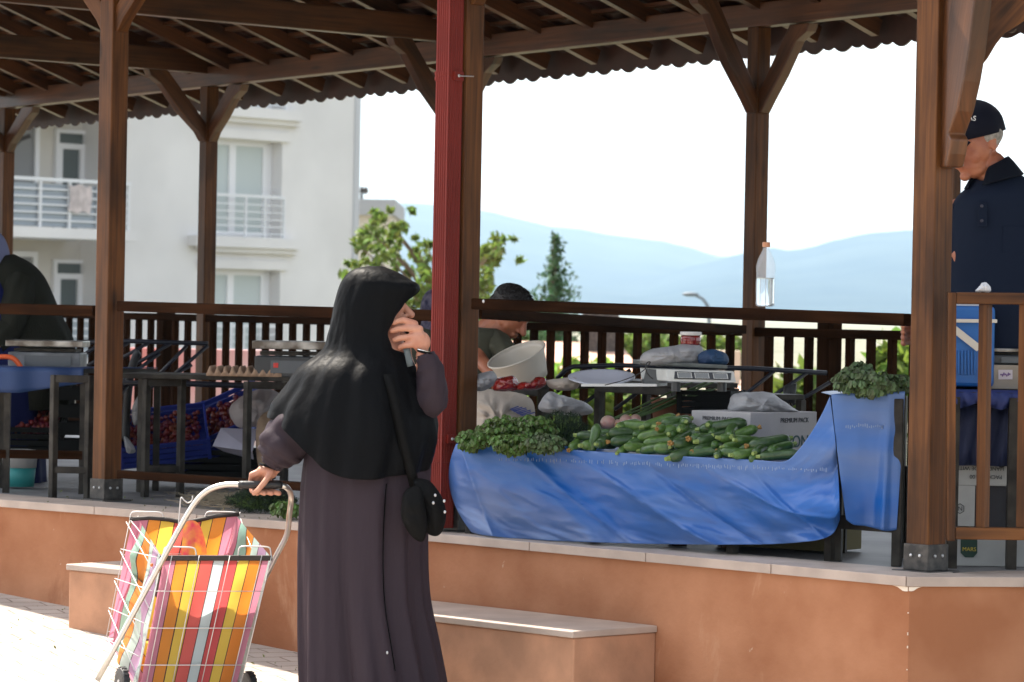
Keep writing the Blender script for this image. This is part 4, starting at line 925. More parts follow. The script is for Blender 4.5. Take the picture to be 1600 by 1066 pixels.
mb = MB(); loft(mb, [(418, 425, -32, 8, .13), (450, 455, -55, 26, .20), (490, 490, -70, 36, .235), (530, 530, -78, 48, .25), (600, 600, -78, 60, .25), (760, 760, -70, 70, .25)], YL-.03, 70, lf); mb.build('dress', mat('blue_dress', (.01, .016, .085), .8, spec=.2, bump=.3, bscale=20), lw, smooth=True, solid=.004)

# ---- figure hidden behind the downpipe --------------------------------------
YP = 18.3
def h_(x, y, dy=0.): return at(x, y, YP+dy)
hp = thing('person', 'figure in a dark patterned headscarf mostly hidden behind the red downpipe', 'person', V((h_(690, 700).x, YP, 0)))
mb = MB(); c_, rr, ff, uu = head(mb, h_(688, 484), (-.5, -.8, -.3), (0, 0, 1), .95); mb.ell(h_(690, 560), (.16, .11, .22)); mb.cap(h_(690, 505), h_(690, 530), .05, .07)
for s_ in (-1, 1):
    mb.cap(h_(690+40*s_, 530), h_(690+48*s_, 590, -.05), .045, .038); mb.cap(h_(690+48*s_, 590, -.05), h_(690+20*s_, 610, -.2), .036, .026); mb.ell(h_(690+16*s_, 612, -.24), (.03, .035, .018)); mb.cap(h_(690+14*s_, 640), V((h_(690+14*s_, 640).x, YP, .05)), .09, .05)
    for i in range(5): finger(mb, [h_(690+(14+2*i-4)*s_, 612, -.25), h_(690+(12+2*i-4)*s_, 615, -.29), h_(690+(12+2*i-4)*s_, 620, -.31)], .008, .0065)
bh = mb.build('body', M_SKIN, hp, remesh=.005, smoothit=3); eyes(bh, c_, rr, ff, uu)
mb = MB(); loft(mb, [(450, 450, 682, 694, .03), (456, 456, 667, 708, .08), (470, 470, 659, 716, .1), (488, 488, 656, 718, .1), (505, 505, 658, 716, .1), (525, 525, 648, 728, .11)], YP, 50, lambda ph, v: .06*nz((math.cos(ph)*2, math.sin(ph)*2, v*4), 1, 8), close=False, alpha=lambda v: 0); mb.build('headscarf', mat('patterned_scarf', (.02, .018, .06), .8, var=1, vscale=28, var_col=(.16, .14, .2)), hp, smooth=True, solid=.004)
mb = MB(); loft(mb, [(512, 512, 655, 725, .1), (530, 530, 642, 738, .12), (600, 600, 640, 740, .13), (700, 700, 645, 735, .14)], YP, 50, lf); mb.build('blouse', M_OLIVE, hp, smooth=True, solid=.004)
# ============================================================ SHOPPING TROLLEY
YT = 12.72
def t_(x, y, dy=0.): return at(x, y, YT+dy)
M_ALU = mat('aluminium_tube', (.62, .60, .55), .28, metal=.85, bump=.1, bscale=40)
M_WIRE = mat('white_wire', (.62, .60, .57), .4, metal=.3)
M_RUB = mat('black_rubber', (.015, .015, .016), .5, bump=.2, bscale=100)
tr = thing('shopping_trolley', 'wheeled wire shopping trolley with a bright striped bag, pulled by the woman in black', 'shopping trolley', V((t_(290, 1080).x, YT, gz((t_(290, 1080).x, YT)))))
hyw = YW-.045-YT
def arc(pts, n_=6):   # Catmull-Rom through 3-D points
    out = []
    for i in range(len(pts)-1):
        a, b, c, d = pts[max(i-1, 0)], pts[i], pts[i+1], pts[min(i+2, len(pts)-1)]
        for k in range(n_): t = k/n_; out.append(.5*((2*b)+(c-a)*t+(2*a-5*b+4*c-d)*t*t+(3*b-a-3*c+d)*t**3))
    out.append(pts[-1]); return out
path = [t_(152, 1063, -.10), t_(200, 974, -.11), t_(250, 882, -.12), t_(296, 799, -.13), t_(321, 769, -.14), t_(350, 758, -.15), t_(380, 757.5, hyw-.002), t_(410, 757.5, hyw), t_(436, 758, hyw+.01), t_(449, 763, hyw+.03), t_(455, 776, .0), t_(452, 805, .06), t_(448, 836, .12), t_(430, 872, .16), t_(400, 932, .18), t_(345, 1042, .22)]
MB().tube(arc(path[:2], 2)+arc(path[1:], 5)[1:], .0105, 12).build('handle_frame', M_ALU, tr, smooth=True)
MB().tube(arc([t_(350, 758, -.15), t_(380, 757.5, hyw-.002), t_(410, 757.5, hyw), t_(436, 758, hyw+.01), t_(449, 763, hyw+.03)], 5)[4:17], .0145, 14).build('grip', M_RUB, tr, smooth=True)
# corner points of the basket
FLt, FRt, FLb, FRb = t_(253, 872), t_(424, 872), t_(213, 1078), t_(374, 1078)
BLt, BRt, BLb, BRb = t_(203, 812, .34), t_(374, 806, .34), t_(166, 996, .34), t_(330, 1000, .34)
wr_ = .0018
def wire(pts, name='wire', r=wr_, par=tr): return pts
fr_ = MB()
def lerp4(a, b, c, d, u, v): return a.lerp(b, u).lerp(c.lerp(d, u), v)
off = V((0, -.012, 0))
for u in (0, .09, .34, .62, .91, 1): fr_.tube([lerp4(FLt, FRt, FLb, FRb, u, -.02)+off, lerp4(FLt, FRt, FLb, FRb, u, 1)+off], wr_, 6)
for v in (.25, .53, .81): fr_.tube([lerp4(FLt, FRt, FLb, FRb, 0, v)+off, lerp4(FLt, FRt, FLb, FRb, 1, v)+off], wr_, 6)
for u in (0, .07, .93, 1): fr_.tube([lerp4(BLt, BRt, BLb, BRb, u, -.03), lerp4(BLt, BRt, BLb, BRb, u, 1)], wr_, 6)
for v in (.3, .6, .95): fr_.tube([lerp4(BLt, BRt, BLb, BRb, 0, v), lerp4(BLt, BRt, BLb, BRb, 1, v)], wr_, 6)
lo = V((-.012, 0, 0))
for k in range(4):
    v0 = k*.25
    fr_.tube([BLt.lerp(BLb, min(v0+.02, 1))+lo, FLt.lerp(FLb, v0+.13)+lo], wr_*1.1, 6)
    fr_.tube([FLt.lerp(FLb, v0)+lo, BLt.lerp(BLb, v0+.25)+lo], wr_*.9, 6)
    fr_.tube([BRt.lerp(BRb, v0), FRt.lerp(FRb, v0+.2)], wr_, 6)
fr_.tube([FLb, FRb, BRb, BLb, FLb], wr_, 6); fr_.tube([FLt, BLt], wr_, 6)
fr_.build('wire_basket', M_WIRE, tr, smooth=True)
# small loop handles on the rims
def loop(x0, x1, yb, yt, dy): MB().tube(arc([t_(x0, yb, dy), t_(x0+1, yt+6, dy), t_(x0+6, yt, dy), t_((x0+x1)/2, yt, dy), t_(x1-6, yt+1, dy), t_(x1-1, yt+7, dy), t_(x1, yb+1, dy)], 3), .0028, 6).build('rim_loop', M_WIRE, tr, smooth=True)
loop(203, 256, 818, 800, .34); loop(320, 373, 814, 800, .34); loop(255, 307, 876, 855, 0); loop(372, 424, 878, 854, 0)
MB().tube(arc([t_(279, 822, .2), t_(281, 795, .2), t_(283, 778, .2), t_(288, 782, .2), t_(294, 786, .2), t_(300, 782, .2), t_(301, 775, .2)], 4), .0028, 6).build('hook', M_WIRE, tr, smooth=True)
# rims
def rim(a, b, dy): return MB().bar(a, b, .018, .020).build('rim', mat('dark_rim', (.03, .022, .018), .7), tr, bevel=.004)
rim(FLt.lerp(FRt, -.02), FLt.lerp(FRt, 1.01), 0); 
MB().tube([BLt, BLt.lerp(BRt, .18)+V((0, 0, .002)), BLt.lerp(BRt, .36)-V((0, 0, .006)), BLt.lerp(BRt, .5)-V((0, 0, .02)), BLt.lerp(BRt, .62)-V((0, 0, .012)), BLt.lerp(BRt, .8), BRt+V((0, 0, .006))], .0095, 8).build('rim', mat('dark_rim', (.03, .022, .018), .7), tr, smooth=True)
# striped fabric
def stripes(name, cols, dark=(.06, .03, .03)):
    m = bpy.data.materials.new(name); m.use_nodes = True; n = m.node_tree; N = n.nodes; L = n.links; b = N['Principled BSDF']
    uv = N.new('ShaderNodeUVMap'); uv.uv_map = 'UVMap'; sp = N.new('ShaderNodeSeparateXYZ'); L.new(uv.outputs[0], sp.inputs[0])
    r = N.new('ShaderNodeValToRGB'); r.color_ramp.interpolation = 'CONSTANT'; el = r.color_ramp.elements
    st = []
    for x, c in cols: st += [(x, dark), (x+.010, c)]
    st = st[1:]; el[0].position = 0; el[0].color = (*st[0][1], 1); el[1].position = st[1][0]; el[1].color = (*st[1][1], 1)
    for x, c in st[2:]: e = el.new(x); e.color = (*c, 1)
    L.new(sp.outputs[0], r.inputs[0])
    w1 = N.new('ShaderNodeTexWave'); w1.bands_direction = 'Y'; w1.inputs['Scale'].default_value = 40; w1.inputs['Distortion'].default_value = .5; L.new(uv.outputs[0], w1.inputs[0])
    bp = N.new('ShaderNodeBump'); bp.inputs['Strength'].default_value = .25; bp.inputs['Distance'].default_value = .002; L.new(w1.outputs['Fac'], bp.inputs['Height']); L.new(bp.outputs[0], b.inputs['Normal'])
    L.new(r.outputs[0], b.inputs['Base Color']); b.inputs['Roughness'].default_value = .55
    t = N.new('ShaderNodeBsdfTranslucent'); L.new(r.outputs[0], t.inputs[0]); ms = N.new('ShaderNodeMixShader'); ms.inputs[0].default_value = .52
    L.new(b.outputs[0], ms.inputs[1]); L.new(t.outputs[0], ms.inputs[2]); L.new(ms.outputs[0], N['Material Output'].inputs[0]); return m
PK_, OR, YE, CO, WH, RD = (.62, .24, .33), (.80, .30, .04), (.80, .56, .08), (.72, .13, .11), (.66, .78, .80), (.70, .10, .10)
MS1 = stripes('striped_fabric', [(0, PK_), (.11, OR), (.23, YE), (.345, CO), (.47, WH), (.575, RD), (.70, YE), (.81, (.80, .26, .03)), (.93, PK_)])
GR, VI = (.34, .60, .46), (.55, .36, .55)
MS2 = stripes('striped_side_fabric', [(0, PK_), (.14, (.35, .6, .5)), (.30, OR), (.5, (.55, .72, .66)), (.66, VI), (.84, (.6, .75, .72))])
MS3 = stripes('striped_back_fabric', [(0, PK_), (.15, OR), (.27, YE), (.40, CO), (.50, RD), (.66, YE), (.77, OR), (.90, PK_)])
def cloth(a, b, c, d, n_, m_, disp, seed, mtl, name):
    mb = MB(); nn = (b-a).cross(c-a).normalized(); P = []
    for i in range(m_+1):
        P.append([lerp4(a, b, c, d, j/n_, i/m_)+nn*disp*(nz((j/n_*3, i/m_*3, 0), 1.3, seed)+.4*math.sin(j/n_*14+i/m_*3+seed))*min(1, 4*i/m_)*min(1, 5*min(j/n_, 1-j/n_)+.1) for j in range(n_+1)])
    mb.grid(P); return mb.build(name, mtl, tr, smooth=True)
cloth(FLt.lerp(FRt, .02), FLt.lerp(FRt, .98), FLb.lerp(FRb, .03), FLb.lerp(FRb, .96), 60, 60, .012, 3, MS1, 'bag_front')
cloth(BLt.lerp(BRt, .08), FLt.lerp(FRt, .0)+V((0, .01, 0)), BLb.lerp(BRb, .06)-V((0, 0, .02)), FLb.lerp(FRb, .0)+V((0, .01, 0)), 40, 60, .03, 7, MS2, 'bag_side')
cloth(BRt.lerp(BLt, .03), FRt-V((0, -.01, .0)), BRb, FRb-V((0, -.01, 0)), 40, 40, .03, 9, MS2, 'bag_side')
mbk = MB(); P = []
for i in range(30):
    v = i/29; P.append([lerp4(BLt, BRt, BLb, BRb, u, v)+V((0, -.006, 0))+V((0, -.02*math.sin(u*9+v*3)*min(1, v*6), -.035*math.exp(-((u-.52)/.12)**2)*(1-v))) for u in [k/40 for k in range(1, 40)]])
mbk.grid(P); mbk.build('bag_back', MS3, tr, smooth=True)
MB().grid([[FLb, FRb], [BLb-V((0, 0, .01)), BRb-V((0, 0, .01))]]).build('bag_base', MS3, tr)
mb = MB(); mb.grid([[t_(285, 815, .24), t_(300, 812, .23), t_(312, 816, .23)], [t_(286, 845, .22), t_(303, 848, .18), t_(322, 846, .22)], [t_(280, 880, .2), t_(300, 885, .16), t_(325, 882, .2)]]); mb.build('bag_flap', mat('flap_red', (.72, .06, .10), .5, transl=.4, var=.5, vscale=20, var_col=(.8, .4, .05)), tr, smooth=True, sub=2)
def wheel(x, y, dy, yaw):
    c = t_(x, y, dy); c.z = gz(c)+.058; ax = V((math.cos(yaw), math.sin(yaw), 0))
    mb = MB(); mb.lathe(c-ax*.014, [(.040, 0), (.054, .002), (.058, .008), (.058, .020), (.054, .026), (.040, .028)], 32, ax)
    for k in range(20):
        t = 2*math.pi*k/20; rd = V((0, 0, 1))*math.cos(t)+ax.cross(V((0, 0, 1)))*math.sin(t); mb.bar(c+rd*.0585-ax*.011, c+rd*.0585+ax*.011, .007, .003, rd)
    wl_ = mb.build('wheel', M_RUB, tr, bevel=.001); mb = MB(); mb.lathe(c-ax*.016, [(.012, 0), (.012, .033)], 16, ax)
    for k in range(5):
        t = 2*math.pi*k/5; rd = V((0, 0, 1))*math.cos(t)+ax.cross(V((0, 0, 1)))*math.sin(t); mb.bar(c, c+rd*.042, .012, .02, ax)
    mb.build('rim', mat('grey_plastic', (.35, .34, .33), .5), wl_)
mb = MB(); P = []
for i in range(24):
    u = i/23; row = []
    for v, dy in ((.33+.03*math.sin(u*9)+.02*math.sin(u*23), .03), (.36, .012), (.6, .011), (1., .011)): row.append(lerp4(FLt, FRt, FLb, FRb, .05+.9*u, v)+V((0, dy, 0)))
    row = [lerp4(BLt, BRt, BLb, BRb, .1+.85*u, .42+.04*math.sin(u*11))+V((0, -.05, 0))]+row; P.append(row)
mb.grid(P); mb.build('bag_contents', mat('dark_contents', (.10, .06, .05), .9), tr, smooth=True)  # unseen contents; jagged top shaped to block sun from the lower front
wheel(191, 1066, .02, .45); wheel(390, 1060, .10, .45)
mb = MB(); a_ = t_(191, 1066, .02); b2 = t_(390, 1060, .10); a_.z = gz(a_)+.058; b2.z = gz(b2)+.058; mb.tube([a_, b2], .004, 8); mb.build('axle', M_ALU, tr)
MB().ell(t_(237, 883, -.135), (.006, .006, .007)).build('rivet', mat('orange_plastic', (.6, .15, .03), .4), tr)

# ============================================================ STALLS AND GOODS
M_TUBE = mat('black_square_tube', (.018, .016, .014), .5, spec=.15, var=.6, vscale=15, var_col=(.05, .044, .036))
M_TARP = mat('blue_tarpaulin', (.012, .10, .37), .34, spec=.4, bump=.25, bscale=6, var=1, vscale=2.2, var_col=(.08, .145, .32), stretch=(.55, .3, 2.6), rot=(0, math.radians(-40), 0), bdist=.012)  # pale diagonal bands: gloss on the folds, painted into the blue
def Yt(x): t = (x-705)/(1310-705); a, b = 1/13.62, 1/12.42; return 1/(a+(b-a)*t)
# front table under the tarpaulin
st_ = thing('market_table', 'low black steel market table hidden under the blue tarpaulin', 'table', fl(1000, 860, 0))
for x, y, w_ in ((1298, 878, .034), (1145, 868, .034), (735, 836, .034), (930, 850, .034)):
    p = fl(x, y, 0)+V((0, .03, 0)); MB().bar(p, V((p.x, p.y, .34)), w_, w_, (.69, -.72, 0)).build('leg', M_TUBE, st_, bevel=.003)
for x, y in ((1298, 878), (735, 836)):
    p = fl(x, y, 0)+V((.30, .30, 0)); MB().bar(p, V((p.x, p.y, .34)), .034, .034, (.69, -.72, 0)).build('leg', M_TUBE, st_)
a = at(716, 698, Yt(716)+.05); b = at(1235, 727, Yt(1235)+.05); inn = V((.60, .62, 0))
mb = MB(); mb.add([a, b, b+inn*.62, a+inn*.62, a-V((0, 0, .03)), b-V((0, 0, .03)), b+inn*.62-V((0, 0, .03)), a+inn*.62-V((0, 0, .03))], [(0, 1, 2, 3), (7, 6, 5, 4), (0, 4, 5, 1), (1, 5, 6, 2), (2, 6, 7, 3), (3, 7, 4, 0)]); mb.build('tabletop', M_TUBE, st_)
st2 = thing('market_table', 'tall narrow black table under the raised end of the tarpaulin, holding greens', 'table', fl(1352, 884, 0))
for x, y in ((1402, 886), (1309, 878)):
    p = fl(x, y, 0)+V((0, .03, 0)); MB().bar(p, V((p.x, p.y, .60)), .034, .034, (.9, -.3, 0)).build('leg', M_TUBE, st2, bevel=.003); p = p+V((.06, .45, 0)); MB().bar(p, V((p.x, p.y, .60)), .034, .034, (.9, -.3, 0)).build('leg', M_TUBE, st2)
MB().bar(fl(1309, 878)+V((0, .03, .145)), fl(1402, 886)+V((0, .03, .145)), .03, .05).build('crossbar', M_TUBE, st2)
p0, p1 = at(1305, 617, 12.45), at(1412, 615, 12.38); mb = MB(); mb.add([p0, p1, p1+V((.06, .48, 0)), p0+V((.06, .48, 0))]+[q-V((0, 0, .03)) for q in (p0, p1, p1+V((.06, .48, 0)), p0+V((.06, .48, 0)))], [(0, 1, 2, 3), (7, 6, 5, 4), (0, 4, 5, 1), (1, 5, 6, 2), (2, 6, 7, 3), (3, 7, 4, 0)]); mb.build('tabletop', M_TUBE, st2)
# tarpaulin
cols = [(713, 694, 703, 762, 737, 832), (722, 693, 716, 770, 752, 836), (735, 694, 742, 770, 770, 838), (790, 697, 795, 775, 800, 841), (860, 701, 862, 780, 862, 845), (940, 706, 940, 780, 940, 848), (1020, 711, 1018, 785, 1015, 850), (1100, 715, 1096, 790, 1090, 851), (1180, 719, 1172, 790, 1160, 851), (1226, 721, 1222, 790, 1215, 850), (1248, 703, 1252, 780, 1255, 847), (1268, 676, 1280, 760, 1285, 842), (1284, 648, 1300, 740, 1303, 832), (1297, 620, 1308, 720, 1312, 812)]
def crm(cl_, t):
    i = min(int(t), len(cl_)-2); f = t-i; a, b, c, d = cl_[max(i-1, 0)], cl_[i], cl_[i+1], cl_[min(i+2, len(cl_)-1)]
    return [.5*((2*bb)+(cc-aa)*f+(2*aa-5*bb+4*cc-dd)*f*f+(3*bb-aa-3*cc+dd)*f**3) for aa, bb, cc, dd in zip(a, b, c, d)]
def ridge_(x): return 1-2*abs((x % 1)-.5)
P = []; NU, NV = 260, 70
for j in range(NU+1):
    q = crm(cols, j/NU*(len(cols)-1)); col = []
    for i in range(-8, NV+1):
        if i < 0:
            p = at(q[0], q[1], Yt(q[0]))+inn*(.055*-i)+V((0, 0, .006*math.sin(i))); col.append(p); continue
        v = i/NV; a_, b_2, c_2 = (q[0], q[1]), (q[2], q[3]), (q[4], q[5])
        x = a_[0]*(1-v)*(1-2*v)+4*b_2[0]*v*(1-v)+c_2[0]*v*(2*v-1); y = a_[1]*(1-v)*(1-2*v)+4*b_2[1]*v*(1-v)+c_2[1]*v*(2*v-1)
        X = (x-712)/600
        d = .010+.05*math.sin(math.pi*min(v*1.2, 1))*.4
        d += .026*v**.6*math.sin(2*math.pi*(X*3.1-v*.95+.1))+.013*v*math.sin(2*math.pi*(X*7.3-v*1.4+.4*nz((X*3, v*2, 0)))) + .012*nz((X*9-v*3, v*5, 0), 1, 2)*min(1, v*4) - .013*abs(nz((X*13-v*5, v*5, 0), 1, 8))*min(1, v*5) - .004*abs(nz((X*30-v*8, v*11, 0), 1, 18))*min(1, v*5)
        xc = .012+.085*v
        if X < xc: d -= (xc-X)*1.9
        d += .012*math.exp(-abs(X-xc)/.012)*min(1, v*4)
        for (x0_, sl_, a_, w__) in ((.16, .5, .026, .016), (.30, .62, .034, .022), (.47, .55, -.024, .016), (.62, .7, .032, .02), (.75, .35, .02, .012)): d += a_*math.exp(-abs(X-x0_-sl_*v*.6)/w__)*min(1, v*3)
        if X > .82: d += .05*(X-.82)/.15*math.sin(2*math.pi*(X*5-v*2.2))*v
        d += .018*v*v
        col.append(at(x, y, Yt(x)-d))
    P.append(col)
tp_ = thing('tarpaulin', 'creased blue tarpaulin draped over the front of the courgette stall', 'tarpaulin', at(1000, 840, 13))
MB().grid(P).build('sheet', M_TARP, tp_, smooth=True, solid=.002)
cols2 = [(1299, 618, 1310, 720, 1322, 812), (1312, 616, 1322, 720, 1334, 820), (1345, 615, 1350, 720, 1352, 822), (1375, 614, 1374, 720, 1368, 826), (1395, 613, 1392, 720, 1385, 830), (1414, 612, 1408, 720, 1401, 828)]
P = []
for j in range(91):
    q = crm(cols2, j/90*(len(cols2)-1)); col = []
    for i in range(-6, 51):
        if i < 0: col.append(at(q[0], q[1], 12.42-(q[0]-1310)*.0006)+V((.004, .075*-i, 0))); continue
        v = i/50; x = q[0]*(1-v)*(1-2*v)+4*q[2]*v*(1-v)+q[4]*v*(2*v-1); y = q[1]*(1-v)*(1-2*v)+4*q[3]*v*(1-v)+q[5]*v*(2*v-1); X = (x-1300)/115
        d = .01+.018*v*math.sin(2*math.pi*(X*1.3+.1))+.030*v*math.exp(-((X-.78+.1*v)/.07)**2)+.007*nz((X*4, v*5, 0), 1, 5)
        col.append(at(x, y, 12.42-(x-1310)*.0006-d))
    P.append(col)
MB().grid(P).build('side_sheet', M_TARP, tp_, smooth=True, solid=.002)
# white stitched hem
for k in range(0):
    pass
mb = MB()
for k in range(170):
    x = 775+(1232-775)*k/150+rnd.uniform(-1, 1); y = 717+(x-775)*.035+rnd.uniform(-1.5, 1.5)
    if rnd.random() < .3: continue
    h = rnd.uniform(.004, .016); p = at(x, y, Yt(x)-.062); mb.box(p, (.0022, .004, h), 0)
for k in range(26):
    x = 1322+(1408-1322)*k/26; mb.box(at(x, 666+rnd.uniform(-2, 2), 12.36), (.0025, .004, rnd.uniform(.004, .014)))
mb.build('stitching', mat('grey_thread', (.20, .26, .38), .7), tp_)

# display stands (tall black tube loops with a shelf)
def stand(name_lab, feet, ytop_z, back, group='black tube display stands'):
    """feet: list of px pairs (left foot, right foot) of each loop"""
    root = thing('display_stand', name_lab, 'stand', fl((feet[0][0][0]+feet[-1][1][0])/2, feet[0][0][1]), group); z = ytop_z
    tops = []
    for (l, r) in feet:
        pl, pr_ = fl(*l), fl(*r)
        for p in (pl, pr_):
            MB().bar(p, V((p.x, p.y, z-.001)), .030, .030, (.72, -.69, 0)).build('leg', M_TUBE, root, bevel=.003)
            tops.append(p)
        MB().bar(V((pl.x, pl.y, z-.018)), V((pr_.x, pr_.y, z-.018)), .028, .034).build('top_bar', M_TUBE, root, bevel=.003)
        MB().bar(V((pl.x, pl.y, .13)), V((pr_.x, pr_.y, .13)), .024, .03).build('crossbar', M_TUBE, root, bevel=.003)
    if back:
        a, b = tops[0], tops[-1]; d = (b-a).normalized(); m2 = V((-d.y, d.x, 0)); a2, b3 = a-d*back[0], b+d*back[1]
        for q in (a2+m2*back[2], b3+m2*back[2]): MB().bar(q, V((q.x, q.y, z-.001)), .030, .030, (.72, -.69, 0)).build('leg', M_TUBE, root)
        mb = MB(); pts = [a2-m2*.02, b3-m2*.02, b3+m2*(back[2]+.02), a2+m2*(back[2]+.02)]; mb.prism([p+V((0, 0, z)) for p in pts], (0, 0, .022)); mb.build('shelf', M_TUBE, root, bevel=.003)
    return root
stand('open black display stand with an egg tray and scale between the left posts', [((226, 777), (281, 777)), ((384, 783), (443, 783))], .545, (.13, .1, .42))
stand('black steel loop standing beside the left corner post', [((82, 779), (137, 780))], .56, None)
stand('short black stand behind the leafy greens, carrying red packets', [((770, 790), (843, 798))], .545, (.05, .02, .3))
stand('black stand carrying the white plate and board behind the courgettes', [((932, 800), (1045, 812))], .57, (.06, .05, .3))
stand('black stand holding up the digital scale', [((1085, 828), (1150, 834))], .545, (.04, .05, .3))
# left table with blue cloth
lt = thing('market_table', 'table with a blue cloth under the metal scale at the far left', 'table', fl(30, 760))
p0, p1 = fl(-120, 768), fl(128, 772); zt_ = .56; m2 = V((.6, .8, 0))
mb = MB(); mb.prism([p0+V((0, 0, zt_)), p1+V((0, 0, zt_)), p1+m2*.5+V((0, 0, zt_)), p0+m2*.5+V((0, 0, zt_))], (0, 0, .02)); mb.build('tabletop', M_TUBE, lt)
for p in (p0, p1, p0+m2*.5, p1+m2*.5, p0.lerp(p1, .52)): MB().bar(p, V((p.x, p.y, zt_)), .03, .03).build('leg', M_TUBE, lt)
MB().bar(p0+V((0, 0, .18)), p1+V((0, 0, .18)), .03, .04).build('crossbar', M_RAIL, lt)
P = []
for j in range(50):
    u = j/49; col = [p0.lerp(p1, u)+m2*(.5-.12*k)+V((0, 0, zt_+.024)) for k in range(5)]+[p0.lerp(p1, u)+V((0, -.03-.012*math.sin(u*25), zt_+.02-(.115-.05*max(0, u-.6)/.4)*k/5)) for k in range(6)]; P.append(col)
tag(MB().grid(P).build('table_cloth', mat('blue_cloth', (.01, .036, .12), .6, bump=.2, bscale=12), smooth=True, solid=.003), 'dark blue cloth hanging over the far left table', 'cloth')

# scales
M_SIL = mat('scuffed_steel', (.48, .46, .42), .38, metal=.7, var=.6, vscale=12, var_col=(.12, .10, .08))
def scale(x0, x1, ytop, ybot, Y, lab, bodycol, red=False, dep=.26):
    a, b = at(x0, ybot, Y), at(x1, ytop, Y); W_ = b.x-a.x; H_ = b.z-a.z; root = thing('weighing_scale', lab, 'scale', V(((a.x+b.x)/2, Y+dep/2, a.z))); cx, cy = (a.x+b.x)/2, Y+dep/2
    mb = MB(); mb.box((cx, cy, a.z+H_*.30), (W_*.93, dep, H_*.56)); mb.build('body', bodycol, root, bevel=.006)
    mb = MB(); mb.box((cx, cy, a.z+H_*.66), (W_*.8, dep*.8, H_*.1)); mb.build('platter_support', M_TUBE, root)
    mb = MB(); mb.box((cx, cy, b.z-H_*.12), (W_, dep*1.05, H_*.22)); mb.build('platter', M_SIL, root, bevel=.004)
    mb = MB(); mb.box((cx+W_*.05, Y-.003, a.z+H_*.30), (W_*.6, .006, H_*.34)); mb.build('display', mat('smoked_plastic', (.10, .11, .12), .25), root)
    if red: MB().box((cx-W_*.18, Y-.008, a.z+H_*.34), (.022, .005, .022)).build('label', mat('red_label', (.6, .04, .03), .5), root)
scale(8, 130, 533, 576, 16.2, 'scuffed metal scale on the blue-clothed table at the far left', mat('grey_scale_body', (.26, .27, .28), .45, var=.6, vscale=10))
scale(393, 512, 534, 590, 15.75, 'black scale with a red label beside the egg tray, behind the woman', mat('black_scale_body', (.035, .038, .04), .4), True)
mb = MB(); mb.tube(arc([at(-40, 562, 16.1), at(-5, 558, 16.1), at(18, 559, 16.1), at(30, 570, 16.1), at(34, 580, 16.1)], 5), .012, 8); mb.tube(arc([at(-40, 579, 16.1), at(0, 577, 16.1), at(24, 579, 16.1)], 5), .009, 8); tag(mb.build('orange_strap', mat('orange_cloth', (.65, .10, .02), .6), smooth=True), 'bright orange strap lying in front of the far left scale', 'strap')
# egg tray
mb = MB(); A_, B_ = at(322, 588, 15.75), at(440, 589, 15.75); P = []
for i in range(61):
    row = []
    for j in range(121):
        u = j/120; x = A_.lerp(B_, u)+V((0, .28*i/60, 0)); h = .012+.034*math.sin(math.pi*u*10)**2*(.55+.45*math.sin(math.pi*i/60*7)**2); row.append(x+V((0, 0, h)))
    P.append(row)
P.insert(0, [p-V((0, 0, p.z-A_.z-.002)) for p in P[0]]); tag(MB().grid(P).build('egg_tray', mat('moulded_pulp', (.36, .24, .16), .95, bump=.4, bscale=90), smooth=True, solid=.003), 'brown moulded pulp egg tray at the edge of the open stand', 'egg tray')

# courgettes
def zmat(n_, c, c2): return mat(n_, c, .32, spec=.5, var=1, vscale=70, var_col=c2, bump=.05, bscale=60)
ZM = [zmat('courgette_skin_a', (.028, .068, .014), (.055, .12, .026)), zmat('courgette_skin_b', (.05, .105, .018), (.09, .17, .036)), zmat('courgette_skin_c', (.02, .05, .014), (.045, .09, .025))]
M_STEM = mat('courgette_stem', (.20, .27, .07), .6); M_BLOS = mat('dry_blossom', (.30, .17, .05), .8)
protos = []
for k in range(6):
    L = .125+.02*(k % 3); bend = .012*((k % 2)*2-1); R = .0185+.002*(k % 3)
    root = thing('courgette', 'green courgette in the heap on the blue tarpaulin', 'courgette', (0, 0, 0), 'courgettes heaped on the stall')
    pts = []; rs = []
    for i in range(13):
        t = i/12; pts.append(V((L*(t-.5), bend*math.sin(math.pi*t), 0))); rs.append(R*(.55+.45*math.sin(math.pi*min(1, t*1.15+.12))**.6 if t < .5 else .9+.18*math.sin(math.pi*(t-.3)))*(1 if 0 < t < 1 else .55))
    rs[-1] = R*.35; rs[-2] = R*.85; MB().tube(pts, rs, 12).build('body', ZM[k % 3], root, smooth=True, sub=1)
    MB().tube([V((-L*.5-.014, 0, .002)), V((-L*.5+.004, 0, 0))], [.0075, .010], 6).build('stem', M_STEM, root)
    if k % 2:
        mb = MB()
        for q in range(5): a = q*1.257; mb.tube([V((L*.5-.002, 0, 0)), V((L*.5+.014, .008*math.cos(a), .008*math.sin(a)))], [.006, .003], 5)
        mb.build('blossom', M_BLOS, root)
    protos.append(root)
used = set()
def put(k, p, yaw, pitch, roll=0., lab=None):
    o = protos[k] if k not in used else dup(protos[k]); used.add(k); o.location = p; s_ = rnd.uniform(.82, 1.16); o.scale = (s_*rnd.uniform(.9, 1.12), s_, s_)
    o.rotation_euler = (Matrix.Rotation(yaw, 4, 'Z')@Matrix.Rotation(-pitch, 4, 'Y')@Matrix.Rotation(roll, 4, 'X')).to_euler()
    if lab: o['label'] = lab; 
    return o
prf = [(875, 690), (900, 682), (930, 672), (960, 662), (1000, 654), (1040, 650), (1070, 651), (1110, 655), (1150, 664), (1190, 680), (1225, 698), (1240, 712)]
def ptop(x):
    for (x0, y0), (x1, y1) in zip(prf, prf[1:]):
        if x0 <= x <= x1: return y0+(y1-y0)*(x-x0)/(x1-x0)
    return 712
lay = 0; n_put = 0
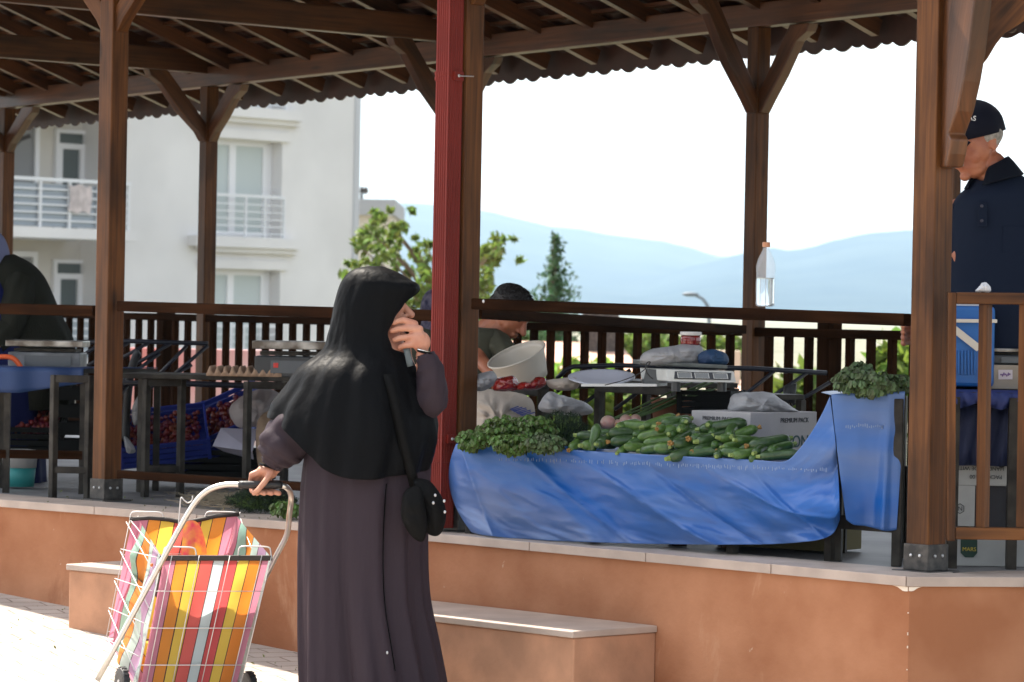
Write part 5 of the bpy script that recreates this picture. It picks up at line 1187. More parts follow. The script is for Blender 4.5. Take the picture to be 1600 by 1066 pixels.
for lay in range(7):
    x = 882+lay*9
    while x < 1232-lay*5:
        xx = x+rnd.uniform(-4, 4); ye = 692+.0577*(xx-712); yy = ye-10-lay*10.5+rnd.uniform(-2, 2)
        if yy > ptop(xx)+4:
            Y_ = Yt(xx)+.05+lay*.045+rnd.uniform(0, .02); p = at(xx, yy, Y_); yaw = rnd.choice((rnd.uniform(.2, 1.1), rnd.uniform(.5, 1.5), rnd.uniform(-.5, .4)))
            if rnd.random() < .35: yaw += math.pi
            put(rnd.randrange(6), p, yaw, rnd.uniform(-.1, .35) if yaw < 2 else rnd.uniform(-.35, .1)); n_put += 1
        x += rnd.uniform(19, 28)
put(0, at(927, 688, Yt(927)+.03), .2, 1.35, lab='courgette standing upright at the left end of the heap')
# leafy greens
def mround(mb, c, n_, up, s):
    n_ = n_.normalized(); a = n_.cross(up);
    if a.length < .05: a = n_.cross(V((1, 0, 0)))
    a.normalize(); b = n_.cross(a); vs = [c+a*math.cos(t)*s*.72+b*math.sin(t)*s+n_*s*.15*math.cos(2*t) for t in [k*math.pi/3 for k in range(6)]]; mb.add(vs, [tuple(range(6))])
M_PURS = mat('purslane_leaf', (.105, .175, .034), .45, transl=.3, island=.5)
M_PURS2 = mat('purslane_leaf_grey', (.09, .135, .05), .5, transl=.25, island=.5)
M_DILL = mat('dill', (.012, .03, .008), .7, island=.5)
M_GSTEM = mat('green_stem', (.16, .25, .07), .5)
def bunch(cx, cy, rx, ry, Y, mtl, lab, cat='greens', group='bunches of leafy greens', n_=60, s=.010, fine=False, name='greens_bunch'):
    root = thing(name, lab, cat, at(cx, cy+ry, Y), group); c = at(cx, cy, Y); k = Y/5400; mb = MB(); st = MB()
    for i in range(n_):
        v = V((rnd.gauss(0, 1), rnd.gauss(0, 1), rnd.gauss(0, 1))).normalized()*(rnd.random()**.35); p = c+V((v.x*rx*k, v.y*.09, v.z*ry*k))
        base = c+V((v.x*rx*k*.4, v.y*.03, -ry*k*.7)); st.tube([base, base.lerp(p, .6)+V((0, 0, .01)), p], [.0016, .0013, .001], 4, False)
        if fine:
            for q in range(16):
                d = V((rnd.gauss(0, 1), rnd.gauss(0, 1), rnd.gauss(0, 1))).normalized()*rnd.uniform(.006, .02); mb.bar(p, p+d, .0016, .0008)
        else:
            for q in range(9):
                a = q*2.4; d = (V((math.cos(a), math.sin(a)*.9, rnd.uniform(-.2, .7)))+v*.6).normalized(); mround(mb, p+d*rnd.uniform(.006, .019), (d+V((0, -.3, .7))*rnd.random()), V((0, 0, 1)), s*rnd.uniform(.7, 1.35))
    mb.build('leaves', mtl, root); st.build('stems', M_GSTEM, root)
for a in ((742, 690, 26, 15, 13.50, M_PURS, 'bunch of leafy greens at the left corner of the blue tarpaulin'), (782, 676, 36, 24, 13.42, M_PURS, 'tall bunch of leafy greens in front of the short black stand'), (800, 695, 34, 14, 13.28, M_PURS, 'bunch of light leafy greens drooping over the tarpaulin edge'), (835, 674, 34, 24, 13.4, M_PURS, 'bunch of leafy greens to the left of the dark dill'), (850, 694, 32, 13, 13.22, M_PURS2, 'grey-green bunch between the leafy greens and the courgettes')): bunch(*a, n_=95)
bunch(880, 672, 38, 30, 13.55, M_DILL, 'dark feathery dill heap left of the courgettes', 'dill', None, 330, fine=True, name='dill_heap')
bunch(915, 690, 28, 14, 13.4, M_DILL, 'small dark dill bundle beside the upright courgette', 'dill', None, 120, fine=True, name='dill_heap')
for a in ((1332, 600, 26, 20, 12.42, 'bunch of greens drooping off the left corner of the tall table'), (1362, 600, 26, 18, 12.38, 'middle bunch of greens on the tall table'), (1398, 602, 22, 14, 12.42, 'bunch of greens on the tall table touching the corner post')): bunch(a[0], a[1], a[2], a[3], a[4], M_PURS2, a[5], n_=75, s=.0125)
bunch(1345, 580, 18, 12, 12.6, M_PURS2, 'topmost sprigs of greens on the tall table', n_=30, s=.012)
# floor heap at the left front edge
def floorY(x, y): return fl(x, y).y
bunch(408, 783, 58, 17, 14.75, M_DILL, 'dark green heap of dill lying on the platform floor behind the woman', 'dill', None, 420, fine=True, name='dill_heap')
bunch(448, 797, 24, 10, 14.35, M_PURS, 'small heap of green leaves at the platform edge behind the woman', n_=50, s=.012)
mb = MB()
for k in range(900):
    x = rnd.gauss(345, 26); y = rnd.gauss(780, 6); p = fl(x, y, rnd.uniform(.004, .035)); a = rnd.random()*6.28; mb.bar(p, p+V((math.cos(a), math.sin(a), rnd.uniform(-.1, .25)))*rnd.uniform(.03, .08), .0022, .0012)
tag(mb.build('straw', mat('straw', (.30, .24, .16), .9)), 'loose pile of dry straw on the platform floor beside the dill', 'straw', kind='stuff')
mb = MB()
for k in range(120):
    x = rnd.uniform(60, 700); y = 781.4+.0785*x-rnd.uniform(3, 26); mb2 = fl(x, y, .006); leaf(mb, mb2, rnd.uniform(.004, .013))
for k in range(90):
    p = P0+wd*rnd.uniform(-.6, 3.4)+V((-.723, -.69, 0))*(rnd.random()**1.8*1.6+.03); p.z = gz(p)+.006; leaf(mb, p, rnd.uniform(.005, .016))
tag(mb.build('leaf_scraps', mat('dry_scraps', (.16, .17, .06), .9, island=.6)), 'scattered leaf scraps on the floor and paving', 'leaf litter', kind='stuff')
# onions
M_ONI = mat('onion_skin', (.50, .40, .30), .4, var=.5, vscale=20, var_col=(.6, .3, .25))
for (x, y, r, lab_) in ((950, 660, .030, 'largest and leftmost pale onion bulb behind the courgettes'), (966, 663, .022, 'small onion bulb between the two larger ones behind the courgettes'), (978, 657, .026, 'second largest onion bulb, right of the leftmost, behind the courgettes'), (993, 655, .022, 'rightmost small onion bulb behind the courgettes')):
    p = at(x, y, 13.62); root = thing('spring_onion', lab_, 'onion', p, 'spring onions behind the courgettes'); MB().ell(p, (r, r, r*.9), 16, 12).build('bulb', M_ONI, root, smooth=True)
    mb = MB()
    for q in range(2): mb.tube(arc([p+V((.01, 0, .01)), p+V((.10, .03, .04+.012*q)), p+V((.22, .06, .09+.02*q)), p+V((.34, .1, .13+.035*q))], 3), [.004]*9+[.0015], 6)
    mb.build('stalks', mat('onion_stalk', (.10, .17, .06), .5, var=.5, vscale=10), root)
# crumpled things
def crumple(name, outline, Y, th, mtl, lab, cat, seed=1, amp=.5, group=None, parent=None, fr=.09):
    mb = MB(); ol = smooth_poly(outline, 8); n_ = len(ol); cx = sum(p[0] for p in ol)/n_; cy = sum(p[1] for p in ol)/n_; rows = []
    for s_ in (-1, 1):
        ts = [0, .12, .25, .38, .5, .62, .74, .85, .94, 1]
        for t in (ts if s_ < 0 else ts[::-1][1:]):
            row = []
            for x, y in ol:
                X, Z = cx+(x-cx)*t, cy+(y-cy)*t; k = nz((X*fr, Z*fr, s_*3), 1, seed)+.5*abs(nz((X*fr*2.3, Z*fr*2.3, s_), 1, seed+3)); d = th*((1-t**2.5)*(1+amp*k)); row.append(at(X, Z, Y)+V((0, s_*d, .006*k*amp*t)))
            rows.append(row)
    mb.grid(rows, close=True); o = mb.build(name, mtl, parent, smooth=True)
    if not parent: tag(o, lab, cat, group)
    return o
M_PLAS = mat('white_plastic_bag', (.48, .48, .49), .35, spec=.5, transl=.35, bump=.9, bscale=22, bdist=.02)
M_SACK = mat('cream_sack', (.42, .36, .30), .8, bump=.6, bscale=12, bdist=.015)
M_REDP = mat('red_packet_film', (.20, .012, .010), .12, spec=.8, bump=.8, bscale=16, bdist=.02)
crumple('packet', [(772, 611), (775, 594), (788, 589), (803, 588), (811, 600), (808, 610)], 13.75, .05, M_REDP, 'left shiny red packet on the short black stand', 'packet', 3, group='red packets on the short stand')
crumple('packet', [(808, 609), (813, 598), (828, 597), (838, 589), (851, 591), (853, 602), (835, 610)], 13.72, .05, M_REDP, 'right shiny red packet on the short black stand', 'packet', 5, group='red packets on the short stand')
crumple('plastic_bag', [(736, 606), (738, 590), (752, 583), (768, 580), (777, 590), (770, 603), (752, 612)], 13.85, .05, M_PLAS, 'crumpled white bag between the middle post and the red packets', 'bag', 7)
crumple('sack', [(854, 595), (872, 592), (895, 590), (906, 597), (900, 608), (875, 611), (858, 605)], 13.75, .04, M_SACK, 'small cream sack between the red packets and the round plate', 'sack', 8)
crumple('sack', [(735, 650), (738, 618), (760, 608), (800, 612), (828, 622), (836, 645), (830, 680), (790, 700), (745, 705), (734, 690)], 14.35, .16, M_SACK, 'large cream sack with blue printing standing under the short black stand', 'sack', 9, amp=.35)
mb = MB()
for k in range(9):
    a = at(797+k*2.2, 640+k*1.2, 14.18); mb.bar(a, a+V((.035+.01*(k % 3), -.004, .014)), .003, .0045)
tag(mb.build('printing', mat('blue_print', (.03, .05, .2), .7)), 'blue printed lines on the large cream sack', 'print')
crumple('plastic_bag', [(842, 640), (848, 622), (860, 612), (878, 618), (900, 624), (922, 634), (926, 645), (905, 650), (870, 648)], 14.2, .07, M_PLAS, 'crumpled white bag behind the dill heap', 'bag', 11)
# basin
bs = thing('basin', 'white plastic basin tilted up under the boy\'s hands', 'basin', at(812, 600, 14.3)); ax = V((-.36, -.28, .89)); cb = at(822, 594, 14.45)
mb = MB(); mb.lathe(cb, [(.095, 0), (.105, .04), (.118, .10), (.126, .115), (.122, .12), (.112, .10), (.098, .035), (.085, .01)], 36, ax); mb.build('bowl', mat('white_plastic', (.60, .55, .47), .4, transl=.15), bs, smooth=True)
MB().tube([cb+ax*.118+(ax.cross(V((0, 1, 0))).normalized()*math.cos(t)+ax.cross(ax.cross(V((0, 1, 0))).normalized())*math.sin(t))*.125 for t in [k*math.pi/16 for k in range(33)]], .005, 6).build('rim', mat('white_plastic', (.66, .62, .56), .4), bs, smooth=True)
# plate and board
pl = MB(); pl.lathe(at(940, 592, 13.75), [(.005, -.012), (.08, -.012), (.125, .004), (.134, .006), (.134, .010), (.12, .008), (.078, -.004), (.004, -.004)], 40, (-.03, -.20, .97)); tag(pl.build('plate', mat('grey_white_plate', (.55, .56, .62), .35), smooth=True), 'large round white plate leaning on the black stand', 'plate')
a = at(908, 604, 13.55); b = at(1026, 604, 13.4); mb = MB(); mb.prism([a, b, b+V((.05, .2, 0)), a+V((.05, .2, 0))], (0, 0, .010)); tag(mb.build('board', mat('white_board', (.6, .6, .58), .5)), 'thin white board lying on the black stand beside the digital scale', 'board')
# digital scale
ds = thing('digital_scale', 'white digital scale with three small display windows above the courgettes', 'scale', at(1095, 600, 13.4))
A0, A1 = at(1043, 596, 13.30), at(1151, 598, 13.22); T0, T1 = at(1040, 577, 13.33), at(1147, 580, 13.25); M_DSW = mat('scale_white', (.55, .55, .51), .4, var=.2, vscale=20)
dp = V((-.09, .30, 0))
mb = MB(); vs = [A0, A1, T1, T0, A0+dp, A1+dp, T1+dp, T0+dp]; mb.add(vs, [(0, 1, 2, 3), (5, 4, 7, 6), (4, 0, 3, 7), (1, 5, 6, 2), (3, 2, 6, 7), (4, 5, 1, 0)]); mb.build('body', M_DSW, ds, bevel=.004)
def dq(u, v, o=0.): return A0.lerp(A1, u).lerp(T0.lerp(T1, u), v)+V((0, -o, 0))
mb = MB(); mb.prism([dq(.10, .22, .001), dq(.92, .22, .001), dq(.95, .84, .001), dq(.13, .84, .001)], (0, -.003, 0)); pn = mb.build('panel', mat('display_black', (.012, .013, .016), .2), ds)
for u in (.17, .42, .69):
    MB().prism([dq(u, .34, .005), dq(u+.19, .34, .005), dq(u+.19, .74, .005), dq(u, .74, .005)], (0, -.001, 0)).build('display', mat('lcd', (.16, .17, .17), .15), pn)
    mb = MB()
    for (a_, b_, c_, d_) in ((u-.01, u+.20, .30, .33), (u-.01, u+.20, .75, .78), (u-.01, u, .30, .78), (u+.19, u+.20, .30, .78)): mb.prism([dq(a_, c_, .005), dq(b_, c_, .005), dq(b_, d_, .005), dq(a_, d_, .005)], (0, -.002, 0))
    mb.build('display_frame', M_DSW, pn)
a, b = at(1000, 570, 13.5), at(1137, 577, 13.3); mb = MB(); mb.prism([a, b, b+V((-.05, .30, 0)), a+V((-.02, .30, 0))], (0, 0, .016)); mb.build('platter', mat('platter_grey', (.10, .11, .10), .45, var=.4, vscale=15), ds, bevel=.004)
for x in (1056, 1128): p = at(x, 598, 13.32); MB().lathe(p-V((0, 0, .034)), [(.018, 0), (.018, .036)], 14).build('foot', mat('black_scale_body', (.03, .03, .03), .5), ds)
mb = MB(); mb.prism([at(1005, 600, 13.5), at(1046, 596, 13.34), at(1043, 578, 13.36), at(1010, 577, 13.5)], (0, .2, 0)); mb.build('side_skirt', mat('scale_side', (.035, .036, .036), .5), ds)
mb = MB(); mb.tube(arc([at(x, y, 13.25) for x, y in ((945, 602), (975, 594), (1000, 583), (1012, 572), (1016, 566), (1011, 567), (1009, 576), (1014, 587), (1020, 592))], 5), .0022, 6); mb.build('cable', M_RUB, ds, smooth=True)
crumple('plastic_bag', [(1000, 566), (1004, 553), (1020, 545), (1050, 541), (1078, 536), (1095, 541), (1100, 556), (1094, 570), (1050, 573), (1015, 571)], 13.48, .07, M_PLAS, 'full white plastic bag lying on the digital scale', 'bag', 13, amp=.3)
crumple('cloth_bundle', [(1092, 568), (1091, 555), (1104, 547), (1122, 547), (1136, 555), (1138, 567), (1125, 574), (1105, 573)], 13.42, .05, mat('navy_bundle', (.008, .025, .08), .6, bump=1, bscale=15, bdist=.02, var=1, vscale=9, var_col=(.01, .05, .12)), 'blue cloth bundle on the right end of the digital scale', 'bundle', 15, amp=.4)
jr = thing('jar', 'glass jar of red paste with a white lid standing on the white bag', 'jar', at(1079, 541, 13.5)); p = at(1079, 541, 13.5)
MB().lathe(p, [(.030, 0), (.038, .004), (.040, .012), (.040, .034), (.036, .042)], 24).build('body', mat('red_paste_glass', (.25, .015, .012), .08, spec=.8, var=.5, vscale=40), jr, smooth=True)
MB().lathe(p+V((0, 0, .042)), [(.039, 0), (.042, .002), (.042, .012), (.040, .014)], 24).build('lid', mat('white_lid', (.6, .58, .56), .4), jr)
# dark crate + terracotta tub under the scale
def cbox(name, c, size, rot, mtl, lab, cat, bevel=.004):
    root = MB(); root.box(c, size, rot); return tag(root.build(name, mtl, None, bevel=bevel), lab, cat)
def crate(name, c, size, tilt, mtl, lab, group=None, th=.008, slots=True):
    root = thing(name, lab, 'crate', c, group); M = tilt; X, Y_, Z = size; mb = MB()
    def bx(cc, s): mb.box(V(c)+M@V(cc), s, tilt=M)
    bx((0, 0, -Z/2), (X, Y_, th))
    for s_ in (-1, 1):
        n_ = 4 if slots else 1
        for k in range(n_):
            z = -Z/2+Z*(k+.5)/n_; hh = Z/n_*(.72 if slots else 1); bx((0, s_*Y_/2, z), (X, th, hh)); bx((s_*X/2, 0, z), (th, Y_, hh))
        for t_s in (-1, 1): bx((s_*X/2, t_s*Y_/2, 0), (th*2.2, th*2.2, Z))
    mb.build('frame', mtl, root); return root
Rz = lambda a: Matrix.Rotation(a, 3, 'Z')
crate('crate', at(1112, 627, 13.7), (.20, .25, .09), Rz(-.3), mat('black_crate', (.012, .013, .013), .7, spec=.1), 'black plastic crate under the digital scale')
c_ = at(1050, 640, 13.95); mb = MB(); mb.lathe(c_-V((0, 0, .09)), [(.07, 0), (.085, .13), (.09, .135)], 24); tag(mb.build('tub', mat('terracotta_tub', (.22, .085, .04), .7), smooth=True), 'terracotta-brown tub behind the courgettes', 'tub')
# white carton
M_CART = mat('white_carton', (.42, .40, .40), .75, var=.12, vscale=8); M_INK = mat('dark_ink', (.03, .035, .04), .7); M_INKG = mat('teal_ink', (.02, .07, .08), .7)
C0 = at(1172, 704, 13.02); C0.z = .362; dl_, dr_ = V((-.75, .66, 0)), V((.66, .75, 0)); Hc = at(1172, 645, 13.02).z-.362
cb_ = thing('carton', 'white fruit carton printed PREMIUM PACK behind the courgettes', 'box', C0)
mb = MB(); mb.prism([C0, C0+dr_*.42, C0+dr_*.42+dl_*.285, C0+dl_*.285], (0, 0, Hc)); mb.build('box', M_CART, cb_, bevel=.003)
k = C0+dl_*.285; text('lettering', 'PREMIUM PACK', .021, M_INK, cb_, k-dl_*.055+V((0, -.001, Hc-.034))+V((-.0014, -.0014, 0)), -dl_, (0, 0, 1))
text('lettering', 'PREMIUM PACK', .026, M_INK, cb_, C0+dr_*.185+V((.0012, -.0016, Hc-.040)), dr_, (0, 0, 1))
text('lettering', 'BON', .066, M_INKG, cb_, C0+dr_*.225+V((.0012, -.0016, Hc-.135)), dr_, (0, 0, 1))
mb = MB(); n_l = V((-.66, -.75, 0))*.0015
for (u0, u1, z0, z1) in ((.02, .066, -.066, -.0645), (.02, .066, -.0445, -.043), (.02, .0215, -.066, -.043), (.0645, .066, -.066, -.043), (.026, .06, -.056, -.054)): mb.prism([C0+dl_*u0+n_l+V((0, 0, Hc+z0)), C0+dl_*u1+n_l+V((0, 0, Hc+z0)), C0+dl_*u1+n_l+V((0, 0, Hc+z1)), C0+dl_*u0+n_l+V((0, 0, Hc+z1))], n_l*.3)
mb.build('printed_frame', M_INK, cb_)
crumple('plastic_bag', [(1142, 645), (1140, 628), (1146, 616), (1170, 613), (1200, 613), (1222, 625), (1240, 638), (1246, 645), (1200, 650)], 13.25, .10, M_PLAS, 'thin crumpled plastic bag lying on top of the white carton', 'bag', 19, amp=.4)
# folding racks behind
def rack(pts, bars, Y, lab, r=.011):
    root = thing('folding_rack', lab, 'rack', at(*pts[-1], Y), 'dark tube racks along the rear railing'); MB().tube([at(x, y, Y) for x, y in pts], r, 8).build('top_tube', M_RACK, root, smooth=True)
    for (x0, y0, x1, y1) in bars: MB().tube([at(x0, y0, Y-.03), at(x1, y1, Y)], r*.8, 8).build('strut', M_RACK, root, smooth=True)
    return root
M_RACK = mat('blue_black_tube', (.012, .014, .024), .4)
rack([(870, 592), (884, 578), (896, 573), (960, 571), (1060, 573), (1180, 576), (1292, 583)], [(885, 650, 985, 578), (960, 640, 1050, 574), (1150, 628, 1212, 578), (1195, 628, 1262, 582), (1238, 632, 1296, 598), (870, 612, 925, 576)], 15.6, 'dark tube rack with slanting struts behind the digital scale')
rack([(122, 535), (200, 533), (325, 537)], [(130, 575, 200, 536), (185, 600, 250, 552), (185, 585, 268, 536), (190, 560, 232, 536), (255, 600, 325, 540), (246, 588, 292, 540), (128, 556, 160, 536), (220, 614, 300, 570)], 16.9, 'dark tube rack with slanting struts behind the left corner post')
rack([(160, 600), (250, 598), (470, 606)], [(170, 640, 200, 600)], 16.5, 'low horizontal dark rail behind the open display stand', .014)
mb = MB(); mb.tube(arc([at(x, y, 16.6) for x, y in ((196, 690), (198, 640), (203, 590), (212, 558), (218, 550))], 5), [.02]*20+[.012], 8); tag(mb.build('umbrella_pole', M_RUB, smooth=True), 'leaning dark folded pole beside the left corner post', 'pole')
mb = MB(); mb.tube([at(x, y, 15.5) for x, y in ((1226, 636), (1232, 605), (1238, 600), (1236, 630))], .02, 8); tag(mb.build('chair_arm', M_RUB, smooth=True), 'curved black arm of a folded chair beyond the white carton', 'chair')
# blue crates with red fruit
M_BLUC = mat('blue_crate', (.018, .035, .24), .45); M_CHER = mat('red_fruit', (.13, .004, .006), .35, island=.25)
def fruit(c, M, X, Y_, z, n_, lab, r=.013):
    mb = MB()
    for k in range(n_): mb.ell(V(c)+M@V((rnd.uniform(-X/2, X/2), rnd.uniform(-Y_/2, Y_/2), z+rnd.uniform(-.02, .03))), r*rnd.uniform(.8, 1.15), 8, 6)
    tag(mb.build('red_fruit', M_CHER, None, smooth=True), lab, 'fruit', kind='stuff')
T1_ = Rz(.2)@Matrix.Rotation(math.radians(34), 3, 'X')@Matrix.Rotation(math.radians(-8), 3, 'Y'); cc = at(255, 680, 16.7)
crate('crate', cc, (.42, .30, .13), T1_, M_BLUC, 'blue crate of red fruit tilted forward beside the left corner post', 'blue crates under the open stand'); fruit(cc, T1_, .36, .26, .0, 260, 'red fruit heaped in the tilted blue crate beside the left corner post')
T2_ = Rz(-.1)@Matrix.Rotation(math.radians(40), 3, 'X')@Matrix.Rotation(math.radians(-30), 3, 'Y'); cc = at(340, 665, 16.9)
crate('crate', cc, (.44, .30, .13), T2_, M_BLUC, 'steeply tilted blue crate of red fruit beside the white sacks', 'blue crates under the open stand'); fruit(cc, T2_, .38, .26, .0, 280, 'red fruit spilling in the steeply tilted blue crate')
T3_ = Rz(.1)@Matrix.Rotation(math.radians(-15), 3, 'Y'); crate('crate', at(300, 655, 17.4), (.36, .28, .15), T3_, M_BLUC, 'empty blue crate behind the two crates of red fruit', 'blue crates under the open stand')
crate('crate', at(330, 722, 16.8), (.60, .34, .14), Rz(.1), mat('black_crate', (.012, .013, .013), .7, spec=.1), 'black crate on the floor under the open display stand')
crumple('sack', [(358, 640), (380, 618), (412, 608), (440, 618), (446, 650), (436, 690), (405, 668), (372, 668)], 16.3, .10, mat('translucent_sack', (.46, .42, .42), .6, transl=.3, bump=.8, bscale=10, bdist=.02), 'pale crumpled sack above the open white carton', 'sack', 21, amp=.5)
crumple('sack', [(402, 660), (430, 640), (455, 660), (452, 715), (430, 742), (404, 730)], 16.15, .10, mat('brown_sack', (.30, .21, .14), .8, bump=.7, bscale=14, bdist=.02), 'crumpled brown sack behind the right loop of the open stand', 'sack', 22)
root = thing('carton', 'open lilac-white carton lying on its side under the open stand', 'box', at(366, 690, 16.3)); mb = MB()
mb.prism([at(332, 697, 16.2), at(345, 669, 16.3), at(402, 671, 16.3), at(394, 706, 16.1)], (0, .02, 0)); mb.prism([at(332, 697, 16.2), at(394, 706, 16.1), at(396, 718, 16.3), at(350, 706, 16.4)], (0, .02, 0)); mb.build('panel', mat('lilac_carton', (.50, .48, .58), .7), root)
crumple('plastic_bag', [(208, 662), (206, 640), (216, 618), (224, 622), (222, 650), (214, 664)], 16.6, .03, M_PLAS, 'small grey-white bag beside the left corner post', 'bag', 24)
crumple('plastic_bag', [(196, 700), (194, 682), (204, 690), (212, 706), (200, 708)], 16.5, .02, M_PLAS, 'scrap of white plastic at the foot of the tilted crate', 'plastic', 25)
# under the far left table
crate('crate', at(112, 655, 16.9), (.17, .28, .34), Rz(.1), mat('black_crate', (.012, .013, .013), .7, spec=.1), 'stacked dark crate behind the left steel loop')
cc = at(40, 668, 16.9); crate('crate', cc, (.36, .28, .14), Rz(0)@Matrix.Rotation(.4, 3, 'X'), mat('black_crate', (.012, .013, .013), .7, spec=.1), 'dark crate of red fruit under the far left table'); fruit(cc, Rz(0)@Matrix.Rotation(.4, 3, 'X'), .32, .24, .02, 200, 'dark red fruit in the crate under the far left table')
bk = thing('bucket', 'white and teal bucket under the far left table', 'bucket', at(30, 750, 16.4)); p = at(30, 750, 16.4); p.z = .01
MB().lathe(p, [(.070, 0), (.078, .09)], 28).build('base', mat('teal_plastic', (.03, .26, .25), .45), bk, smooth=True); MB().lathe(p+V((0, 0, .09)), [(.080, 0), (.084, .055), (.09, .06), (.09, .082), (.05, .086)], 28).build('lid', mat('white_bucket', (.45, .45, .43), .45), bk, smooth=True)
# water bottle on the rail
bt_ = thing('water_bottle', 'half-full clear plastic water bottle with an orange cap standing on the front rail', 'bottle', at(1196, 480, 12.66)); p = at(1195.5, 480, 12.66)
gl = bpy.data.materials.new('clear_plastic'); gl.use_nodes = True; n = gl.node_tree; b = n.nodes['Principled BSDF']; b.inputs['Roughness'].default_value = .08; b.inputs['Alpha'].default_value = .22; b.inputs['Base Color'].default_value = (.8, .85, .88, 1)
wt = bpy.data.materials.new('water'); wt.use_nodes = True; b = wt.node_tree.nodes['Principled BSDF']; b.inputs['Transmission Weight'].default_value = 1; b.inputs['Roughness'].default_value = .02; b.inputs['IOR'].default_value = 1.2; b.inputs['Base Color'].default_value = (.86, .93, .97, 1)
pr = [(.022, 0), (.034, .004), (.036, .012), (.0345, .03), (.036, .036), (.0345, .045), (.036, .052), (.036, .10), (.0335, .106), (.036, .112), (.0335, .12), (.036, .13), (.036, .15), (.030, .175), (.018, .200), (.012, .212), (.012, .222)]
MB().lathe(p, pr, 28).build('shell', gl, bt_, smooth=True); MB().lathe(p+V((0, 0, .003)), [(.020, 0), (.031, .004), (.0325, .012), (.0325, .10), (.0325, .104)], 28).build('water', wt, bt_, smooth=True)
MB().lathe(p+V((0, 0, .220)), [(.0145, 0), (.0145, .016), (.013, .018)], 18).build('cap', mat('orange_cap', (.45, .20, .10), .4), bt_)
# tissue on the right rail
crumple('tissue', [(1524, 456), (1530, 448), (1538, 441), (1546, 446), (1548, 456), (1536, 457)], 12.0, .012, mat('white_tissue', (.6, .6, .62), .8, bump=1, bscale=60), 'crumpled white tissue lying on the right hand rail', 'tissue', 31, amp=.8, fr=.3)
# behind the right railing
ck = thing('water_cooler', 'bright blue plastic water container with a white strap behind the right railing', 'container', at(1520, 608, 12.5)); a, b = at(1474, 604, 12.4), at(1556, 479, 12.4); bc_ = V(((a.x+b.x)/2, 12.5, (a.z+b.z)/2)); M_CKB = mat('cooler_blue', (.015, .13, .42), .4, var=.3, vscale=6)
MB().box(bc_, (b.x-a.x, .2, b.z-a.z)).build('body', M_CKB, ck, bevel=.015)
mb = MB(); [mb.bar(at(x, 586, 12.395), at(x, 548, 12.395), .006, .006, (0, 1, 0)) for x in range(1498, 1526, 5)]; mb.build('ribs', M_CKB, ck, bevel=.002)
mb = MB(); mb.bar(at(1472, 501, 12.385), at(1558, 502, 12.385), .008, .013); mb.bar(at(1488, 512, 12.383), at(1530, 545, 12.383), .008, .026, (0, 0, 1)); mb.build('strap', mat('cream_strap', (.62, .58, .50), .6), ck, bevel=.002)
MB().box(at(1505, 477, 12.5), (.10, .12, .016)).build('lid', mat('white_lid', (.6, .58, .56), .4), ck, bevel=.004)
gt = thing('market_table', 'table with a dark blue cloth behind the right railing', 'table', fl(1560, 885)); zt_ = at(1560, 612, 12.4).z
MB().box((at(1570, 612, 12.55).x, 12.55, zt_-.012), (.62, .45, .02)).build('tabletop', M_TUBE, gt)
for x, y in ((1583, 12.32), (1490, 12.32), (1490, 12.75), (1640, 12.75)): q = at(x, 700, y); MB().bar((q.x, y, 0), (q.x, y, zt_-.02), .036, .036).build('leg', M_TUBE, gt)
P = []
for j in range(70):
    x = 1478+150*j/69; top = at(x, 612, 12.33); P.append([V((top.x, 12.75, zt_+.004)), V((top.x, 12.34, zt_+.004)), V((top.x, 12.315+.004*math.sin(j*.7), zt_-.01)), V((top.x, 12.31+.010*math.sin(j*.7), zt_-.03)), V((top.x, 12.32+.014*math.sin(j*.6), zt_-.052-.01*math.sin(j*.2)))])
tag(MB().grid(P).build('table_cloth', mat('navy_cloth', (.012, .025, .13), .6), smooth=True, solid=.003), 'dark blue cloth over the table behind the right railing', 'cloth')
P = []
for j in range(70):
    x = 1476+150*j/69; top = at(x, 640, 12.42); P.append([V((top.x, 12.45+.015*math.sin(j*.5+k), zt_-.05-.055*k)) for k in range(5)])
tag(MB().grid(P).build('hanging_cloth', mat('navy_drop', (.006, .012, .05), .7), smooth=True, solid=.003), 'very dark navy cloth hanging below the right table', 'cloth')
def carton(x0, x1, y0, y1, Y, dep, lab, mtl):
    a, b = at(x0, y1, Y), at(x1, y0, Y); root = thing('carton', lab, 'box', V(((a.x+b.x)/2, Y+dep/2, a.z))); MB().box(((a.x+b.x)/2, Y+dep/2, (a.z+b.z)/2), (b.x-a.x, dep, b.z-a.z)).build('box', mtl, root, bevel=.003); return root
M_KR = mat('kraft_carton', (.34, .29, .23), .8, var=.2, vscale=6); M_GC = mat('grey_carton', (.40, .40, .38), .8, var=.2, vscale=6)
k1 = carton(1546, 1596, 571, 608, 12.42, .2, 'small kraft box with a pale label on the right table', M_KR)
lb = MB(); lb.prism([at(1560, 593, 12.418), at(1582, 593, 12.418), at(1582, 578, 12.418), at(1560, 578, 12.418)], (0, -.001, 0)); lb.build('label', mat('pale_label', (.5, .45, .48), .7), k1)
mb = MB(); [mb.ell(at(1564+2.3*i, 585.5+math.sin(i*2)*1.2, 12.415), (.0022, .001, .0035+.0015*(i % 3))) for i in range(7)]; mb.build('printing', mat('purple_ink', (.12, .05, .2), .7), k1)
scale(1548, 1612, 545, 570, 12.45, 'dark flat scale on the kraft box behind the right railing', mat('black_scale_body', (.03, .03, .03), .5), dep=.2)
k2 = carton(1476, 1574, 698, 758, 12.5, .26, 'white carton with upside-down printing behind the right railing', M_GC)
def utext(s, x, y, size, par, mtl=M_INK, Y=12.497): return text('lettering', s, size, mtl, par, at(x, y, Y), (-1, 0, 0), (0, 0, -1))
utext('HAND MADE WITH', 1569, 730, .020, k2); utext('PACK OF 100', 1566, 743, .020, k2)
